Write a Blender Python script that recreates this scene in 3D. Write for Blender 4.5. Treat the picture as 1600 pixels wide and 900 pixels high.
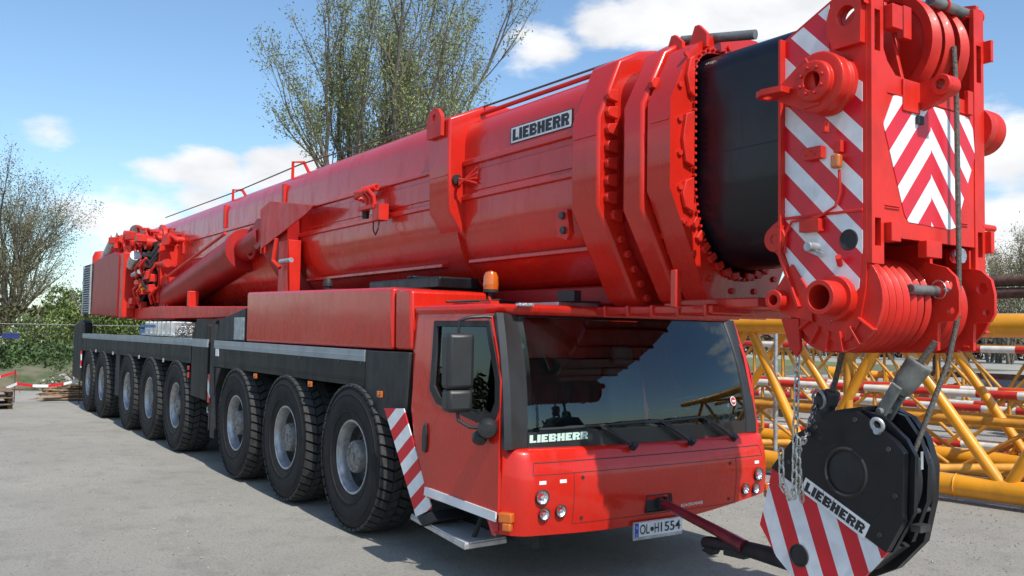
import bpy, math, random
from mathutils import Vector, Matrix, noise
R = math.radians
random.seed(7)
for o in list(bpy.data.objects): bpy.data.objects.remove(o)
S = bpy.context.scene
col = S.collection
# ------------------------------------------------------------ camera, world, sun, exposure
cd = bpy.data.cameras.new('camera'); cam = bpy.data.objects.new('camera', cd); col.objects.link(cam)
yaw, pit, rol = 2.5434, .0509, .0174
F = Vector((math.cos(yaw)*math.cos(pit), math.sin(yaw)*math.cos(pit), math.sin(pit)))
Rt = F.cross(Vector((0, 0, 1))).normalized(); Up = Rt.cross(F)
R2 = Rt*math.cos(rol)+Up*math.sin(rol); U2 = -Rt*math.sin(rol)+Up*math.cos(rol)
M = Matrix((R2, U2, -F)).transposed().to_4x4(); M.translation = Vector((5.5094, -5.1049, 1.9262))
cam.matrix_world = M
cd.sensor_width = 36; cd.lens = 1408.3*36/1600; cd.clip_end = 3000; cd.clip_start = .05
S.camera = cam
SUN_EL, SUN_AZ = R(51), R(-4)      # azimuth measured from +X towards +Y
w = bpy.data.worlds.new('World'); S.world = w; w.use_nodes = True
nt = w.node_tree; N = nt.nodes; L = nt.links
for n in list(N): N.remove(n)
out = N.new('ShaderNodeOutputWorld'); bg = N.new('ShaderNodeBackground'); bg.inputs[1].default_value = .12
sky = N.new('ShaderNodeTexSky'); sky.sky_type = 'NISHITA'; sky.sun_disc = False
sky.sun_elevation = SUN_EL; sky.sun_rotation = R(90)-SUN_AZ
sky.air_density = 1.0; sky.dust_density = .8; sky.ozone_density = 1.6
tc = N.new('ShaderNodeTexCoord')
nz = N.new('ShaderNodeTexNoise'); nz.inputs['Scale'].default_value = 5.5; nz.inputs['Detail'].default_value = 9; nz.inputs['Roughness'].default_value = .58
mp = N.new('ShaderNodeMapping'); mp.inputs['Scale'].default_value = (1, 1, 2.4)
L.new(tc.outputs['Generated'], mp.inputs[0]); L.new(mp.outputs[0], nz.inputs['Vector'])
# banks of cloud: direction, radius, weight
clouds = [((-.975, .114, .193), .05, .30), ((-.966, .155, .210), .035, .24), ((-.954, .213, .21), .035, .26),
          ((-.945, .262, .168), .07, .52), ((-.924, .330, .172), .075, .56), ((-.955, .222, .160), .05, .4), ((-.955, .26, .130), .06, .4),
          ((-.975, .20, .098), .10, .5), ((-.94, .33, .10), .12, .5),
          ((-.770, .560, .312), .07, .44), ((-.723, .61, .34), .08, .54), ((-.677, .659, .35), .11, .66),
          ((-.60, .72, .36), .14, .7), ((-.52, .76, .38), .10, .6), ((-.446, .877, .182), .12, .62), ((-.446, .887, .11), .12, .6),
          ((-.3, .93, .15), .2, .6), ((.2, .95, .3), .35, .4), ((-.2, .8, .6), .3, .3),
          ((.75, -.5, .25), .3, .35), ((.1, -.95, .25), .4, .4), ((-.6, -.75, .2), .35, .45), ((-.9, -.35, .12), .2, .4)]
acc = None
for d, r, wt in clouds:
    v = Vector(d).normalized(); v = Vector((v.x, v.y, v.z*1.7))
    m2 = N.new('ShaderNodeVectorMath'); m2.operation = 'MULTIPLY'; m2.inputs[1].default_value = (1, 1, 1.7); L.new(tc.outputs['Generated'], m2.inputs[0])
    ds = N.new('ShaderNodeVectorMath'); ds.operation = 'DISTANCE'; L.new(m2.outputs[0], ds.inputs[0]); ds.inputs[1].default_value = v
    mr = N.new('ShaderNodeMapRange'); mr.interpolation_type = 'SMOOTHSTEP'; mr.inputs[1].default_value = 0; mr.inputs[2].default_value = r*1.5
    mr.inputs[3].default_value = wt; mr.inputs[4].default_value = 0; L.new(ds.outputs['Value'], mr.inputs[0])
    if acc is None: acc = mr.outputs[0]
    else:
        mx = N.new('ShaderNodeMath'); mx.operation = 'MAXIMUM'; L.new(acc, mx.inputs[0]); L.new(mr.outputs[0], mx.inputs[1]); acc = mx.outputs[0]
ad = N.new('ShaderNodeMath'); ad.operation = 'ADD'; L.new(acc, ad.inputs[0]); L.new(nz.outputs['Fac'], ad.inputs[1])
cm = N.new('ShaderNodeMapRange'); cm.interpolation_type = 'SMOOTHSTEP'; cm.inputs[1].default_value = .74; cm.inputs[2].default_value = .93
L.new(ad.outputs[0], cm.inputs[0])
# shaded undersides of the clouds
nz2 = N.new('ShaderNodeTexNoise'); nz2.inputs['Scale'].default_value = 9; nz2.inputs['Detail'].default_value = 6; L.new(mp.outputs[0], nz2.inputs['Vector'])
cr = N.new('ShaderNodeMapRange'); cr.inputs[1].default_value = .35; cr.inputs[2].default_value = .62; cr.inputs[3].default_value = .80; cr.inputs[4].default_value = 1.0
L.new(nz2.outputs['Fac'], cr.inputs[0])
cc = N.new('ShaderNodeVectorMath'); cc.operation = 'SCALE'; cc.inputs[0].default_value = (9.0, 9.15, 9.4); L.new(cr.outputs[0], cc.inputs['Scale'])
mix = N.new('ShaderNodeMix'); mix.data_type = 'RGBA'; L.new(cm.outputs[0], mix.inputs[0]); 
sk2 = N.new('ShaderNodeVectorMath'); sk2.operation = 'MULTIPLY'; sk2.inputs[1].default_value = (1.30, 1.48, 1.56); L.new(sky.outputs[0], sk2.inputs[0])
L.new(sk2.outputs[0], mix.inputs[6]); L.new(cc.outputs[0], mix.inputs[7])
L.new(mix.outputs[2], bg.inputs[0]); L.new(bg.outputs[0], out.inputs[0])
sd = bpy.data.lights.new('sun', 'SUN'); so = bpy.data.objects.new('sun', sd); col.objects.link(so)
sd.energy = 4.9; sd.angle = R(.53); sd.color = (1, .95, .87)
sdir = Vector((math.cos(SUN_EL)*math.cos(SUN_AZ), math.cos(SUN_EL)*math.sin(SUN_AZ), math.sin(SUN_EL)))
so.rotation_euler = sdir.to_track_quat('Z', 'Y').to_euler(); so.location = (20, 0, 30)
S.view_settings.view_transform = 'Standard'; S.view_settings.look = 'None'; S.view_settings.exposure = 0; S.view_settings.gamma = 1
S.view_settings.use_curve_mapping = False
S.render.resolution_x = 1024; S.render.resolution_y = 576

# ------------------------------------------------------------ materials
MT = {}
def mat(name, c, rough=.5, metal=0, var=.12, scale=6, bump=0, bscale=60, coat=0, spec=.5, c2=None, dirt=None, edge=(.4, .65)):
    m = bpy.data.materials.new(name); m.use_nodes = True; t = m.node_tree; n = t.nodes; l = t.links
    b = n['Principled BSDF']; tcn = n.new('ShaderNodeTexCoord')
    b.inputs['Roughness'].default_value = rough; b.inputs['Metallic'].default_value = metal
    b.inputs['Coat Weight'].default_value = coat; b.inputs['Coat Roughness'].default_value = .06; b.inputs['Specular IOR Level'].default_value = spec
    geo = n.new('ShaderNodeNewGeometry')
    no = n.new('ShaderNodeTexNoise'); no.inputs['Scale'].default_value = scale; no.inputs['Detail'].default_value = 6; l.new(geo.outputs['Position'], no.inputs['Vector'])
    rp = n.new('ShaderNodeMapRange'); rp.inputs[1].default_value = edge[0]; rp.inputs[2].default_value = edge[1]; l.new(no.outputs['Fac'], rp.inputs[0])
    mx = n.new('ShaderNodeMix'); mx.data_type = 'RGBA'
    a = tuple(min(1, x*(1+var)) for x in c); d = c2 if c2 else tuple(x*(1-var) for x in c)
    mx.inputs[6].default_value = (*a, 1); mx.inputs[7].default_value = (*d, 1); l.new(rp.outputs[0], mx.inputs[0])
    last = mx.outputs[2]
    if dirt:
        n3 = n.new('ShaderNodeTexNoise'); n3.inputs['Scale'].default_value = dirt[1]; n3.inputs['Detail'].default_value = 8; n3.inputs['Roughness'].default_value = .7
        sm_ = n.new('ShaderNodeMapping'); sm_.inputs['Scale'].default_value = (1, 1, .3); l.new(geo.outputs['Position'], sm_.inputs[0]); l.new(sm_.outputs[0], n3.inputs['Vector'])
        r3 = n.new('ShaderNodeMapRange'); r3.inputs[1].default_value = .55; r3.inputs[2].default_value = .78; r3.inputs[4].default_value = dirt[2]; l.new(n3.outputs['Fac'], r3.inputs[0])
        m3 = n.new('ShaderNodeMix'); m3.data_type = 'RGBA'; l.new(r3.outputs[0], m3.inputs[0]); l.new(last, m3.inputs[6]); m3.inputs[7].default_value = (*dirt[0], 1); last = m3.outputs[2]
        r4 = n.new('ShaderNodeMapRange'); r4.inputs[1].default_value = .45; r4.inputs[2].default_value = .8; r4.inputs[3].default_value = rough; r4.inputs[4].default_value = min(1, rough+.3); l.new(n3.outputs['Fac'], r4.inputs[0]); l.new(r4.outputs[0], b.inputs['Roughness'])
    l.new(last, b.inputs['Base Color'])
    if bump:
        n2 = n.new('ShaderNodeTexNoise'); n2.inputs['Scale'].default_value = bscale; n2.inputs['Detail'].default_value = 5; l.new(geo.outputs['Position'], n2.inputs['Vector'])
        bp = n.new('ShaderNodeBump'); bp.inputs['Strength'].default_value = bump; bp.inputs['Distance'].default_value = .02; l.new(n2.outputs['Fac'], bp.inputs['Height']); l.new(bp.outputs[0], b.inputs['Normal'])
    MT[name] = m; return m
red = mat('red_paint', (.54, .017, .008), .24, coat=.34, spec=.38, var=.05, scale=2.2, bump=.03, bscale=3.2, dirt=((.22, .05, .035), 7, .28))
redm = mat('red_machine', (.58, .021, .011), .43, coat=.05, spec=.35, var=.10, scale=5, bump=.06, bscale=25, dirt=((.22, .05, .04), 9, .4))
redd = mat('red_dark', (.32, .006, .006), .5, coat=.05, var=.12, scale=3, spec=.3)
refr = mat('reflex_red', (.60, .008, .022), .35, var=.05)
refw = mat('reflex_white', (.72, .74, .76), .4, var=.06, scale=12, dirt=((.4, .4, .4), 14, .35))
black = mat('black_paint', (.005, .006, .008), .38, coat=.08, spec=.35, var=.2, dirt=((.03, .028, .025), 9, .2))
blackm = mat('black_matte', (.018, .018, .019), .6, var=.3, dirt=((.04, .037, .034), 7, .25))
skirt = mat('skirt_black', (.015, .0135, .0125), .55, coat=.0, var=.15, scale=1.5, dirt=((.035, .033, .031), 4, .35), spec=.35)
tubeb = mat('tube_black', (.004, .005, .009), .28, coat=.1, spec=.35, var=.25, scale=2, dirt=((.03, .03, .03), 6, .2))
plast = mat('black_plastic', (.02, .021, .023), .45, var=.15)
rubber = mat('tyre_rubber', (.014, .014, .015), .75, var=.15, scale=9, bump=.15, bscale=40, dirt=((.06, .057, .052), 6, .35), spec=.3)
tread = mat('tread_rubber', (.045, .045, .044), .85, var=.2, scale=20, dirt=((.15, .145, .13), 12, .5), spec=.3)
rimm = mat('rim_silver', (.36, .365, .375), .34, .6, var=.15, scale=14, dirt=((.08, .075, .07), 16, .7))
hubm = mat('hub_grey', (.20, .195, .19), .5, .4, var=.25, scale=18, dirt=((.09, .075, .06), 20, .6))
silver = mat('silver_trim', (.30, .33, .36), .42, .35, var=.1, scale=5)
alu = mat('aluminium', (.55, .56, .57), .38, .8, var=.15, scale=10, dirt=((.2, .2, .2), 12, .4))
galv = mat('galvanised', (.42, .44, .45), .5, .6, var=.2, scale=12)
chainm = mat('chain_steel', (.45, .46, .44), .35, .9, var=.25, scale=60)
rope = mat('wire_rope', (.10, .092, .08), .6, .3, var=.3, scale=60, bump=.5, bscale=150)
darksteel = mat('dark_steel', (.05, .048, .045), .5, .3, var=.3, scale=12, dirt=((.16, .13, .1), 14, .5))
cast = mat('cast_steel', (.17, .175, .16), .6, .3, var=.3, scale=12, dirt=((.07, .06, .05), 20, .7))
pipegrey = mat('pipe_grey', (.17, .175, .17), .5, .4, var=.2, scale=14)
amber = mat('amber_lens', (.48, .11, .01), .15, coat=.8, var=.1)
lensr = mat('red_lens', (.5, .01, .01), .2, coat=.5, var=.1)
chrome = mat('lamp_chrome', (.75, .76, .78), .12, 1, var=.1, scale=40, bump=.6, bscale=70)
lenst = mat('text_white', (.75, .78, .76), .5, var=.03)
mint = mat('text_mint', (.50, .68, .60), .5, var=.03)
inkb = mat('text_black', (.012, .012, .015), .5, var=.03)
plw = mat('plate_white', (.72, .73, .74), .45, var=.05)
eub = mat('plate_blue', (.01, .06, .42), .4, var=.05)
yel = mat('yellow_paint', (.72, .30, .010), .34, coat=.35, var=.1, scale=3, bump=.04, bscale=10, dirt=((.35, .15, .02), 7, .5))
yeld = mat('yellow_worn', (.55, .24, .02), .5, coat=.1, var=.15, scale=4, dirt=((.18, .09, .03), 6, .6))
rwr = mat('chord_red', (.50, .02, .012), .42, var=.12, scale=6, dirt=((.2, .06, .04), 8, .5))
rww = mat('chord_white', (.62, .60, .55), .45, var=.1, scale=6, dirt=((.25, .18, .12), 8, .5))
rust = mat('rusty_steel', (.085, .038, .026), .8, var=.35, scale=8)
wood = mat('weathered_wood', (.27, .17, .095), .85, var=.3, scale=9, bump=.3, bscale=30)
wood2 = mat('pallet_wood', (.15, .105, .07), .85, var=.3, scale=9)
barkw = mat('willow_bark', (.12, .105, .075), .85, var=.3, scale=6)
barkg = mat('grey_bark', (.13, .115, .09), .9, var=.3, scale=6)
leafw = mat('willow_leaf', (.19, .22, .08), .6, var=.35, scale=1.5)
leafd = mat('bud_haze', (.20, .18, .09), .8, var=.3, scale=1)
leafg = mat('fresh_leaf', (.13, .17, .045), .6, var=.45, scale=1.2)
leafk = mat('ivy_leaf', (.06, .10, .03), .55, var=.5, scale=2)
blossom = mat('blossom', (.55, .55, .48), .7, var=.1)
bluep = mat('blue_paint', (.02, .13, .35), .45, var=.2)
seatm = mat('seat_cloth', (.09, .09, .095), .8, var=.2)
paper = mat('paper', (.8, .8, .78), .8, var=.03)
yellowp = mat('yellow_plastic', (.75, .60, .03), .4, var=.1)
brick = mat('pale_rubble', (.32, .30, .27), .9, var=.3, scale=5)
def tread_plate():
    m = mat('perforated_plate', (.42, .42, .43), .5, .25, var=.15, scale=12); t = m.node_tree; n = t.nodes; l = t.links
    g = n.new('ShaderNodeNewGeometry'); v = n.new('ShaderNodeTexVoronoi'); v.inputs['Scale'].default_value = 26; v.inputs['Randomness'].default_value = 0
    l.new(g.outputs['Position'], v.inputs['Vector']); b = n.new('ShaderNodeBump'); b.inputs['Strength'].default_value = 1; b.inputs['Distance'].default_value = .012
    l.new(v.outputs['Distance'], b.inputs['Height']); l.new(b.outputs[0], n['Principled BSDF'].inputs['Normal'])
    mr = n.new('ShaderNodeMapRange'); mr.inputs[1].default_value = .2; mr.inputs[2].default_value = .38; mr.inputs[3].default_value = .06; mr.inputs[4].default_value = .55; l.new(v.outputs['Distance'], mr.inputs[0])
    c = n.new('ShaderNodeCombineColor'); [l.new(mr.outputs[0], c.inputs[i]) for i in range(3)]; l.new(c.outputs[0], n['Principled BSDF'].inputs['Base Color'])
    return m
perf = tread_plate()
def glass(name, tint, ior=1.5, rough=.0):
    m = bpy.data.materials.new(name); m.use_nodes = True; t = m.node_tree; n = t.nodes; l = t.links
    for x in list(n): n.remove(x)
    o = n.new('ShaderNodeOutputMaterial'); mx = n.new('ShaderNodeMixShader'); tr = n.new('ShaderNodeBsdfTransparent'); gl = n.new('ShaderNodeBsdfGlossy')
    fr = n.new('ShaderNodeFresnel'); fr.inputs[0].default_value = ior; tr.inputs[0].default_value = (*tint, 1); gl.inputs['Roughness'].default_value = rough
    gl.inputs['Color'].default_value = (.82, .95, 1, 1)
    l.new(fr.outputs[0], mx.inputs[0]); l.new(tr.outputs[0], mx.inputs[1]); l.new(gl.outputs[0], mx.inputs[2]); l.new(mx.outputs[0], o.inputs[0]); return m
wglass = glass('windscreen_glass', (.62, .78, .75), 1.68, .01)
sglass = glass('side_glass', (.35, .38, .36), 1.5)

# ------------------------------------------------------------ mesh builder
WL = {}
class MB:
    def __init__(s): s.v = []; s.f = []; s.m = []
    def add(s, vs, fs, m=0):
        k = len(s.v); s.v += [Vector(a) for a in vs]; s.f += [tuple(i+k for i in f) for f in fs]; s.m += [m]*len(fs); return s
    def box(s, x0, x1, y0, y1, z0, z1, m=0):
        vs = [(x, y, z) for z in (z0, z1) for y in (y0, y1) for x in (x0, x1)]
        return s.add(vs, [(0, 2, 3, 1), (4, 5, 7, 6), (0, 1, 5, 4), (2, 6, 7, 3), (0, 4, 6, 2), (1, 3, 7, 5)], m)
    def obox(s, c, sz, rot, m=0):
        q = rot if isinstance(rot, Matrix) else Matrix.Rotation(rot, 3, 'Z'); c = Vector(c)
        vs = [c+q@Vector((a*sz[0]/2, b*sz[1]/2, d*sz[2]/2)) for d in (-1, 1) for b in (-1, 1) for a in (-1, 1)]
        return s.add(vs, [(0, 2, 3, 1), (4, 5, 7, 6), (0, 1, 5, 4), (2, 6, 7, 3), (0, 4, 6, 2), (1, 3, 7, 5)], m)
    def prism(s, poly, ax, a, b, m=0):
        # ax 'y': poly in (x,z); 'x': poly in (y,z); 'z': poly in (x,y)
        def P(p, t): return (p[0], t, p[1]) if ax == 'y' else ((t, p[0], p[1]) if ax == 'x' else (p[0], p[1], t))
        n = len(poly); vs = [P(p, a) for p in poly]+[P(p, b) for p in poly]
        ar = sum(poly[i][0]*poly[(i+1) % n][1]-poly[(i+1) % n][0]*poly[i][1] for i in range(n))
        fs = [tuple(range(n)), tuple(range(2*n-1, n-1, -1))]+[(i, i+n, (i+1) % n+n, (i+1) % n) for i in range(n)]
        flip = (ar > 0) ^ (b < a) ^ (ax == 'y')
        if flip: fs = [tuple(reversed(f)) for f in fs]
        return s.add(vs, fs, m)
    def cyl(s, p0, p1, r0, r1=None, n=16, m=0, caps=True):
        r1 = r0 if r1 is None else r1; p0 = Vector(p0); p1 = Vector(p1); d = (p1-p0).normalized()
        a = d.orthogonal().normalized(); b = d.cross(a)
        vs = [p0+(a*math.cos(t)+b*math.sin(t))*r0 for t in [2*math.pi*i/n for i in range(n)]]+[p1+(a*math.cos(t)+b*math.sin(t))*r1 for t in [2*math.pi*i/n for i in range(n)]]
        fs = [(i, (i+1) % n, (i+1) % n+n, i+n) for i in range(n)]
        if caps: fs += [tuple(range(n-1, -1, -1)), tuple(range(n, 2*n))]
        return s.add(vs, fs, m)
    def pipe(s, p0, p1, ro, ri, n=24, m=0):
        p0 = Vector(p0); d = (Vector(p1)-p0); h = d.length
        return s.lathe([(ri, 0), (ro, 0), (ro, h), (ri, h), (ri, 0)], p0, d.normalized(), n, m)
    def lathe(s, prof, c, axis, n=32, m=0):
        c = Vector(c); d = Vector(axis).normalized(); a = d.orthogonal().normalized(); b = d.cross(a); k = len(prof)
        vs = [c+d*h+(a*math.cos(2*math.pi*i/n)+b*math.sin(2*math.pi*i/n))*r for i in range(n) for r, h in prof]
        fs = [(i*k+j, ((i+1) % n)*k+j, ((i+1) % n)*k+j+1, i*k+j+1) for i in range(n) for j in range(k-1)]
        return s.add(vs, fs, m)
    def tube(s, pts, r, n=8, m=0, caps=True):
        pts = [Vector(p) for p in pts]; k = len(pts); rs = r if isinstance(r, (list, tuple)) else [r]*k
        vs = []; a = None
        for i, p in enumerate(pts):
            d = (pts[min(i+1, k-1)]-pts[max(i-1, 0)]).normalized()
            a = d.orthogonal().normalized() if a is None else (a-d*a.dot(d)).normalized()
            b = d.cross(a); vs += [p+(a*math.cos(2*math.pi*j/n)+b*math.sin(2*math.pi*j/n))*rs[i] for j in range(n)]
        fs = [(i*n+j, i*n+(j+1) % n, (i+1)*n+(j+1) % n, (i+1)*n+j) for i in range(k-1) for j in range(n)]
        if caps: fs += [tuple(range(n-1, -1, -1)), tuple(range((k-1)*n, k*n))]
        return s.add(vs, fs, m)
    def torus(s, c, axis, R_, r, n=20, k=8, m=0):
        prof = [(R_+r*math.cos(t), r*math.sin(t)) for t in [2*math.pi*i/k for i in range(k+1)]]
        return s.lathe(prof, c, axis, n, m)
    def grid(s, rows, m=0, closed=False):
        k = len(rows[0]); vs = [p for r in rows for p in r]
        fs = [(i*k+j, i*k+j+1, (i+1)*k+j+1, (i+1)*k+j) for i in range(len(rows)-1) for j in range(k-1)]
        if closed: fs += [(i*k+k-1, i*k, (i+1)*k, (i+1)*k+k-1) for i in range(len(rows)-1)]
        return s.add(vs, fs, m)
    def plate(s, outer, holes, ax, pos, th, m=0):
        cu = bpy.data.curves.new('t', 'CURVE'); cu.dimensions = '2D'; cu.fill_mode = 'BOTH'; cu.extrude = th/2
        for poly in [outer]+holes:
            sp = cu.splines.new('POLY'); sp.points.add(len(poly)-1); sp.use_cyclic_u = True
            for p, q in zip(sp.points, poly): p.co = (q[0], q[1], 0, 1)
        ob = bpy.data.objects.new('t', cu); col.objects.link(ob); bpy.context.view_layer.update()
        me = bpy.data.meshes.new_from_object(ob.evaluated_get(bpy.context.evaluated_depsgraph_get()))
        def P(c): return (c.x, pos+c.z, c.y) if ax == 'y' else ((pos+c.z, c.x, c.y) if ax == 'x' else (c.x, c.y, pos+c.z))
        s.add([P(v.co) for v in me.vertices], [tuple(reversed(p.vertices)) if ax == 'y' else tuple(p.vertices) for p in me.polygons], m)
        bpy.data.objects.remove(ob); bpy.data.curves.remove(cu); bpy.data.meshes.remove(me); return s
    def build(s, name, mats, parent=None, bevel=0, smooth=35, weld=False, fix=False):
        if not isinstance(mats, (list, tuple)): mats = [mats]
        c = Vector([(min(v[i] for v in s.v)+max(v[i] for v in s.v))/2 for i in range(3)])
        me = bpy.data.meshes.new(name); me.from_pydata([v-c for v in s.v], [], s.f)
        for m in mats: me.materials.append(m)
        me.polygons.foreach_set('material_index', s.m)
        if smooth:
            me.polygons.foreach_set('use_smooth', [True]*len(s.f)); me.update(); me.set_sharp_from_angle(angle=R(smooth))
        me.update()
        o = bpy.data.objects.new(name, me); col.objects.link(o)
        if parent is not None: o.parent = parent; o.location = c-WL[parent]
        else: o.location = c
        WL[o] = c
        if bevel:
            b = o.modifiers.new('bevel', 'BEVEL'); b.width = bevel; b.segments = 2; b.limit_method = 'ANGLE'; b.angle_limit = R(40)
            wn = o.modifiers.new('normals', 'WEIGHTED_NORMAL'); wn.keep_sharp = True
        return o
def circ(cx, cy, r, n=28): return [(cx+r*math.cos(2*math.pi*i/n), cy+r*math.sin(2*math.pi*i/n)) for i in range(n)]
def tag(o, label=None, cat=None, group=None, kind=None):
    if label: o['label'] = label
    if cat: o['category'] = cat
    if group: o['group'] = group
    if kind: o['kind'] = kind
    return o
def thing(name, label, cat, loc=(0, 0, 0), group=None):
    o = bpy.data.objects.new(name, None); col.objects.link(o); o.location = loc; o.empty_display_size = .2; WL[o] = Vector(loc)
    return tag(o, label, cat, group)
def clip(poly, n, d, keep=1):
    # keep points with keep*(p.n-d) >= 0
    o = []
    for i in range(len(poly)):
        a = poly[i]; b = poly[(i+1) % len(poly)]; fa = keep*(a[0]*n[0]+a[1]*n[1]-d); fb = keep*(b[0]*n[0]+b[1]*n[1]-d)
        if fa >= 0: o.append(a)
        if fa*fb < 0:
            t = fa/(fa-fb); o.append((a[0]+(b[0]-a[0])*t, a[1]+(b[1]-a[1])*t))
    return o
def stripes(mb, poly, ax, p0, p1, n, start, period, wfrac, mr=0, mw=1):
    """alternating bands side by side, each a thin slab"""
    us = [p[0]*n[0]+p[1]*n[1] for p in poly]; k = math.floor((min(us)-start)/period)-1
    while start+k*period < max(us):
        a = start+k*period
        for lo, hi, m in ((a, a+wfrac*period, mw), (a+wfrac*period, a+period, mr)):
            q = clip(clip(poly, n, lo, 1), n, hi, -1) if len(poly) > 2 else []
            if len(q) > 2: mb.prism(q, ax, p0, p1, m)
        k += 1
    return mb
GL = {'L': ['###...', '###...', '###...', '###...', '###...', '###...', '######', '######'],
      'I': ['###', '###', '###', '###', '###', '###', '###', '###'],
      'E': ['######', '######', '###...', '#####.', '#####.', '###...', '######', '######'],
      'B': ['######.', '#######', '###..##', '######.', '######.', '###..##', '#######', '######.'],
      'H': ['###.###', '###.###', '###.###', '#######', '#######', '###.###', '###.###', '###.###'],
      'R': ['######.', '#######', '###..##', '#######', '######.', '###.##.', '###.###', '###.###']}
def slab_text(mb, txt, o, ux, uy, h, w, m=0, nrm=None):
    """block letters; o = lower-left corner, ux/uy unit vectors, h height, w total width"""
    o = Vector(o); ux = Vector(ux); uy = Vector(uy); cols = sum(len(GL[c][0]) for c in txt)+.7*(len(txt)-1); cw = w/cols; ch = h/8; x = 0
    nv = ux.cross(uy).normalized()
    for c in txt:
        g = GL[c]
        for r in range(8):
            j = 0
            while j < len(g[0]):
                if g[r][j] == '#':
                    e = j
                    while e < len(g[0]) and g[r][e] == '#': e += 1
                    a = o+ux*(x+j)*cw+uy*(7-r)*ch; b = o+ux*(x+e)*cw+uy*(7-r)*ch
                    mb.add([a, b, b+uy*ch, a+uy*ch], [(0, 1, 2, 3)], m); j = e
                else: j += 1
        x += len(g[0])+.7
    return mb
def font_text(mb, txt, o, ux, uy, h, w, m=0, off=.0):
    cu = bpy.data.curves.new('t', 'FONT'); cu.body = txt; cu.size = 1; cu.offset = off
    ob = bpy.data.objects.new('t', cu); col.objects.link(ob); bpy.context.view_layer.update()
    me = bpy.data.meshes.new_from_object(ob.evaluated_get(bpy.context.evaluated_depsgraph_get()))
    xs = [v.co.x for v in me.vertices]; ys = [v.co.y for v in me.vertices]; x0, x1, y0, y1 = min(xs), max(xs), min(ys), max(ys)
    o = Vector(o); ux = Vector(ux); uy = Vector(uy)
    mb.add([o+ux*((v.co.x-x0)/(x1-x0)*w)+uy*((v.co.y-y0)/(y1-y0)*h) for v in me.vertices], [tuple(p.vertices) for p in me.polygons], m)
    bpy.data.objects.remove(ob); bpy.data.curves.remove(cu); bpy.data.meshes.remove(me)

# ------------------------------------------------------------ ground
def ground_mat():
    m = bpy.data.materials.new('ground_gravel'); m.use_nodes = True; t = m.node_tree; n = t.nodes; l = t.links; b = n['Principled BSDF']
    g = n.new('ShaderNodeNewGeometry')
    def noise_(s, d=6, r=.6):
        x = n.new('ShaderNodeTexNoise'); x.inputs['Scale'].default_value = s; x.inputs['Detail'].default_value = d; x.inputs['Roughness'].default_value = r; l.new(g.outputs['Position'], x.inputs['Vector']); return x
    def mixc(fac, a, c, lo, hi):
        r = n.new('ShaderNodeMapRange'); r.inputs[1].default_value = lo; r.inputs[2].default_value = hi; l.new(fac, r.inputs[0])
        x = n.new('ShaderNodeMix'); x.data_type = 'RGBA'; l.new(r.outputs[0], x.inputs[0])
        if isinstance(a, tuple): x.inputs[6].default_value = (*a, 1)
        else: l.new(a, x.inputs[6])
        x.inputs[7].default_value = (*c, 1); return x.outputs[2]
    big = noise_(.35, 5); mid = noise_(2.2, 8, .7); fine = noise_(38, 8, .8); vfine = noise_(120, 4, .8)
    c = mixc(big.outputs['Fac'], (.365, .348, .305), (.300, .287, .252), .38, .66)
    c = mixc(mid.outputs['Fac'], c, (.20, .192, .172), .50, .85)
    c = mixc(fine.outputs['Fac'], c, (.075, .070, .062), .53, .70)
    c = mixc(vfine.outputs['Fac'], c, (.52, .50, .45), .60, .76)
    sp = n.new('ShaderNodeTexVoronoi'); sp.inputs['Scale'].default_value = 30; l.new(g.outputs['Position'], sp.inputs['Vector'])
    c2 = n.new('ShaderNodeMix'); c2.data_type = 'RGBA'; rr = n.new('ShaderNodeMapRange'); rr.inputs[1].default_value = .14; rr.inputs[2].default_value = .24; rr.inputs[3].default_value = .75; rr.inputs[4].default_value = 0
    l.new(sp.outputs['Distance'], rr.inputs[0]); l.new(rr.outputs[0], c2.inputs[0]); l.new(c, c2.inputs[6]); c2.inputs[7].default_value = (.17, .155, .135, 1)
    l.new(c2.outputs[2], b.inputs['Base Color']); b.inputs['Roughness'].default_value = .92; b.inputs['Specular IOR Level'].default_value = .2
    bp = n.new('ShaderNodeBump'); bp.inputs['Strength'].default_value = .9; bp.inputs['Distance'].default_value = .02; l.new(fine.outputs['Fac'], bp.inputs['Height'])
    b2 = n.new('ShaderNodeBump'); b2.inputs['Strength'].default_value = .5; b2.inputs['Distance'].default_value = .035; l.new(mid.outputs['Fac'], b2.inputs['Height']); l.new(b2.outputs[0], bp.inputs['Normal'])
    l.new(bp.outputs[0], b.inputs['Normal']); return m
gm = ground_mat()
grassm = mat('grass_green', (.085, .12, .03), .9, var=.3, scale=.8, c2=(.16, .14, .06))
asph = mat('road_asphalt', (.20, .205, .205), .85, var=.12, scale=.6, bump=.2, bscale=60)
earth = mat('bare_earth', (.12, .105, .065), .95, var=.3, scale=1.6, bump=.5, bscale=12, c2=(.06, .085, .03))
b = MB()
rows = []
for i in range(41):
    x = -300+600*i/40; rows.append([(x, -300+600*j/40, 0) for j in range(41)])
tag(b.grid(rows).build('ground', gm, smooth=0), kind='structure')
def sheet(name, poly, z, m):
    b = MB(); b.add([(p[0], p[1], z) for p in poly], [tuple(range(len(poly)))]); o = b.build(name, m, smooth=0)
    if o.data.polygons[0].normal.z < 0: o.data.flip_normals()
    return tag(o, kind='structure')
sheet('verge', [(-25.5, 2.5), (-24.2, -1.2), (-25.5, -3.2), (-26, -20), (-60, -30), (-120, -10), (-120, 60), (-26, 60)], .006, earth)
sheet('meadow', [(-36, -20), (-36, 60), (-290, 120), (-290, -60)], .012, grassm)
sheet('road', [(-6, 17.5), (30, 26), (30, 34), (-60, 34), (-60, 17.5)], .006, asph)
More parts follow.
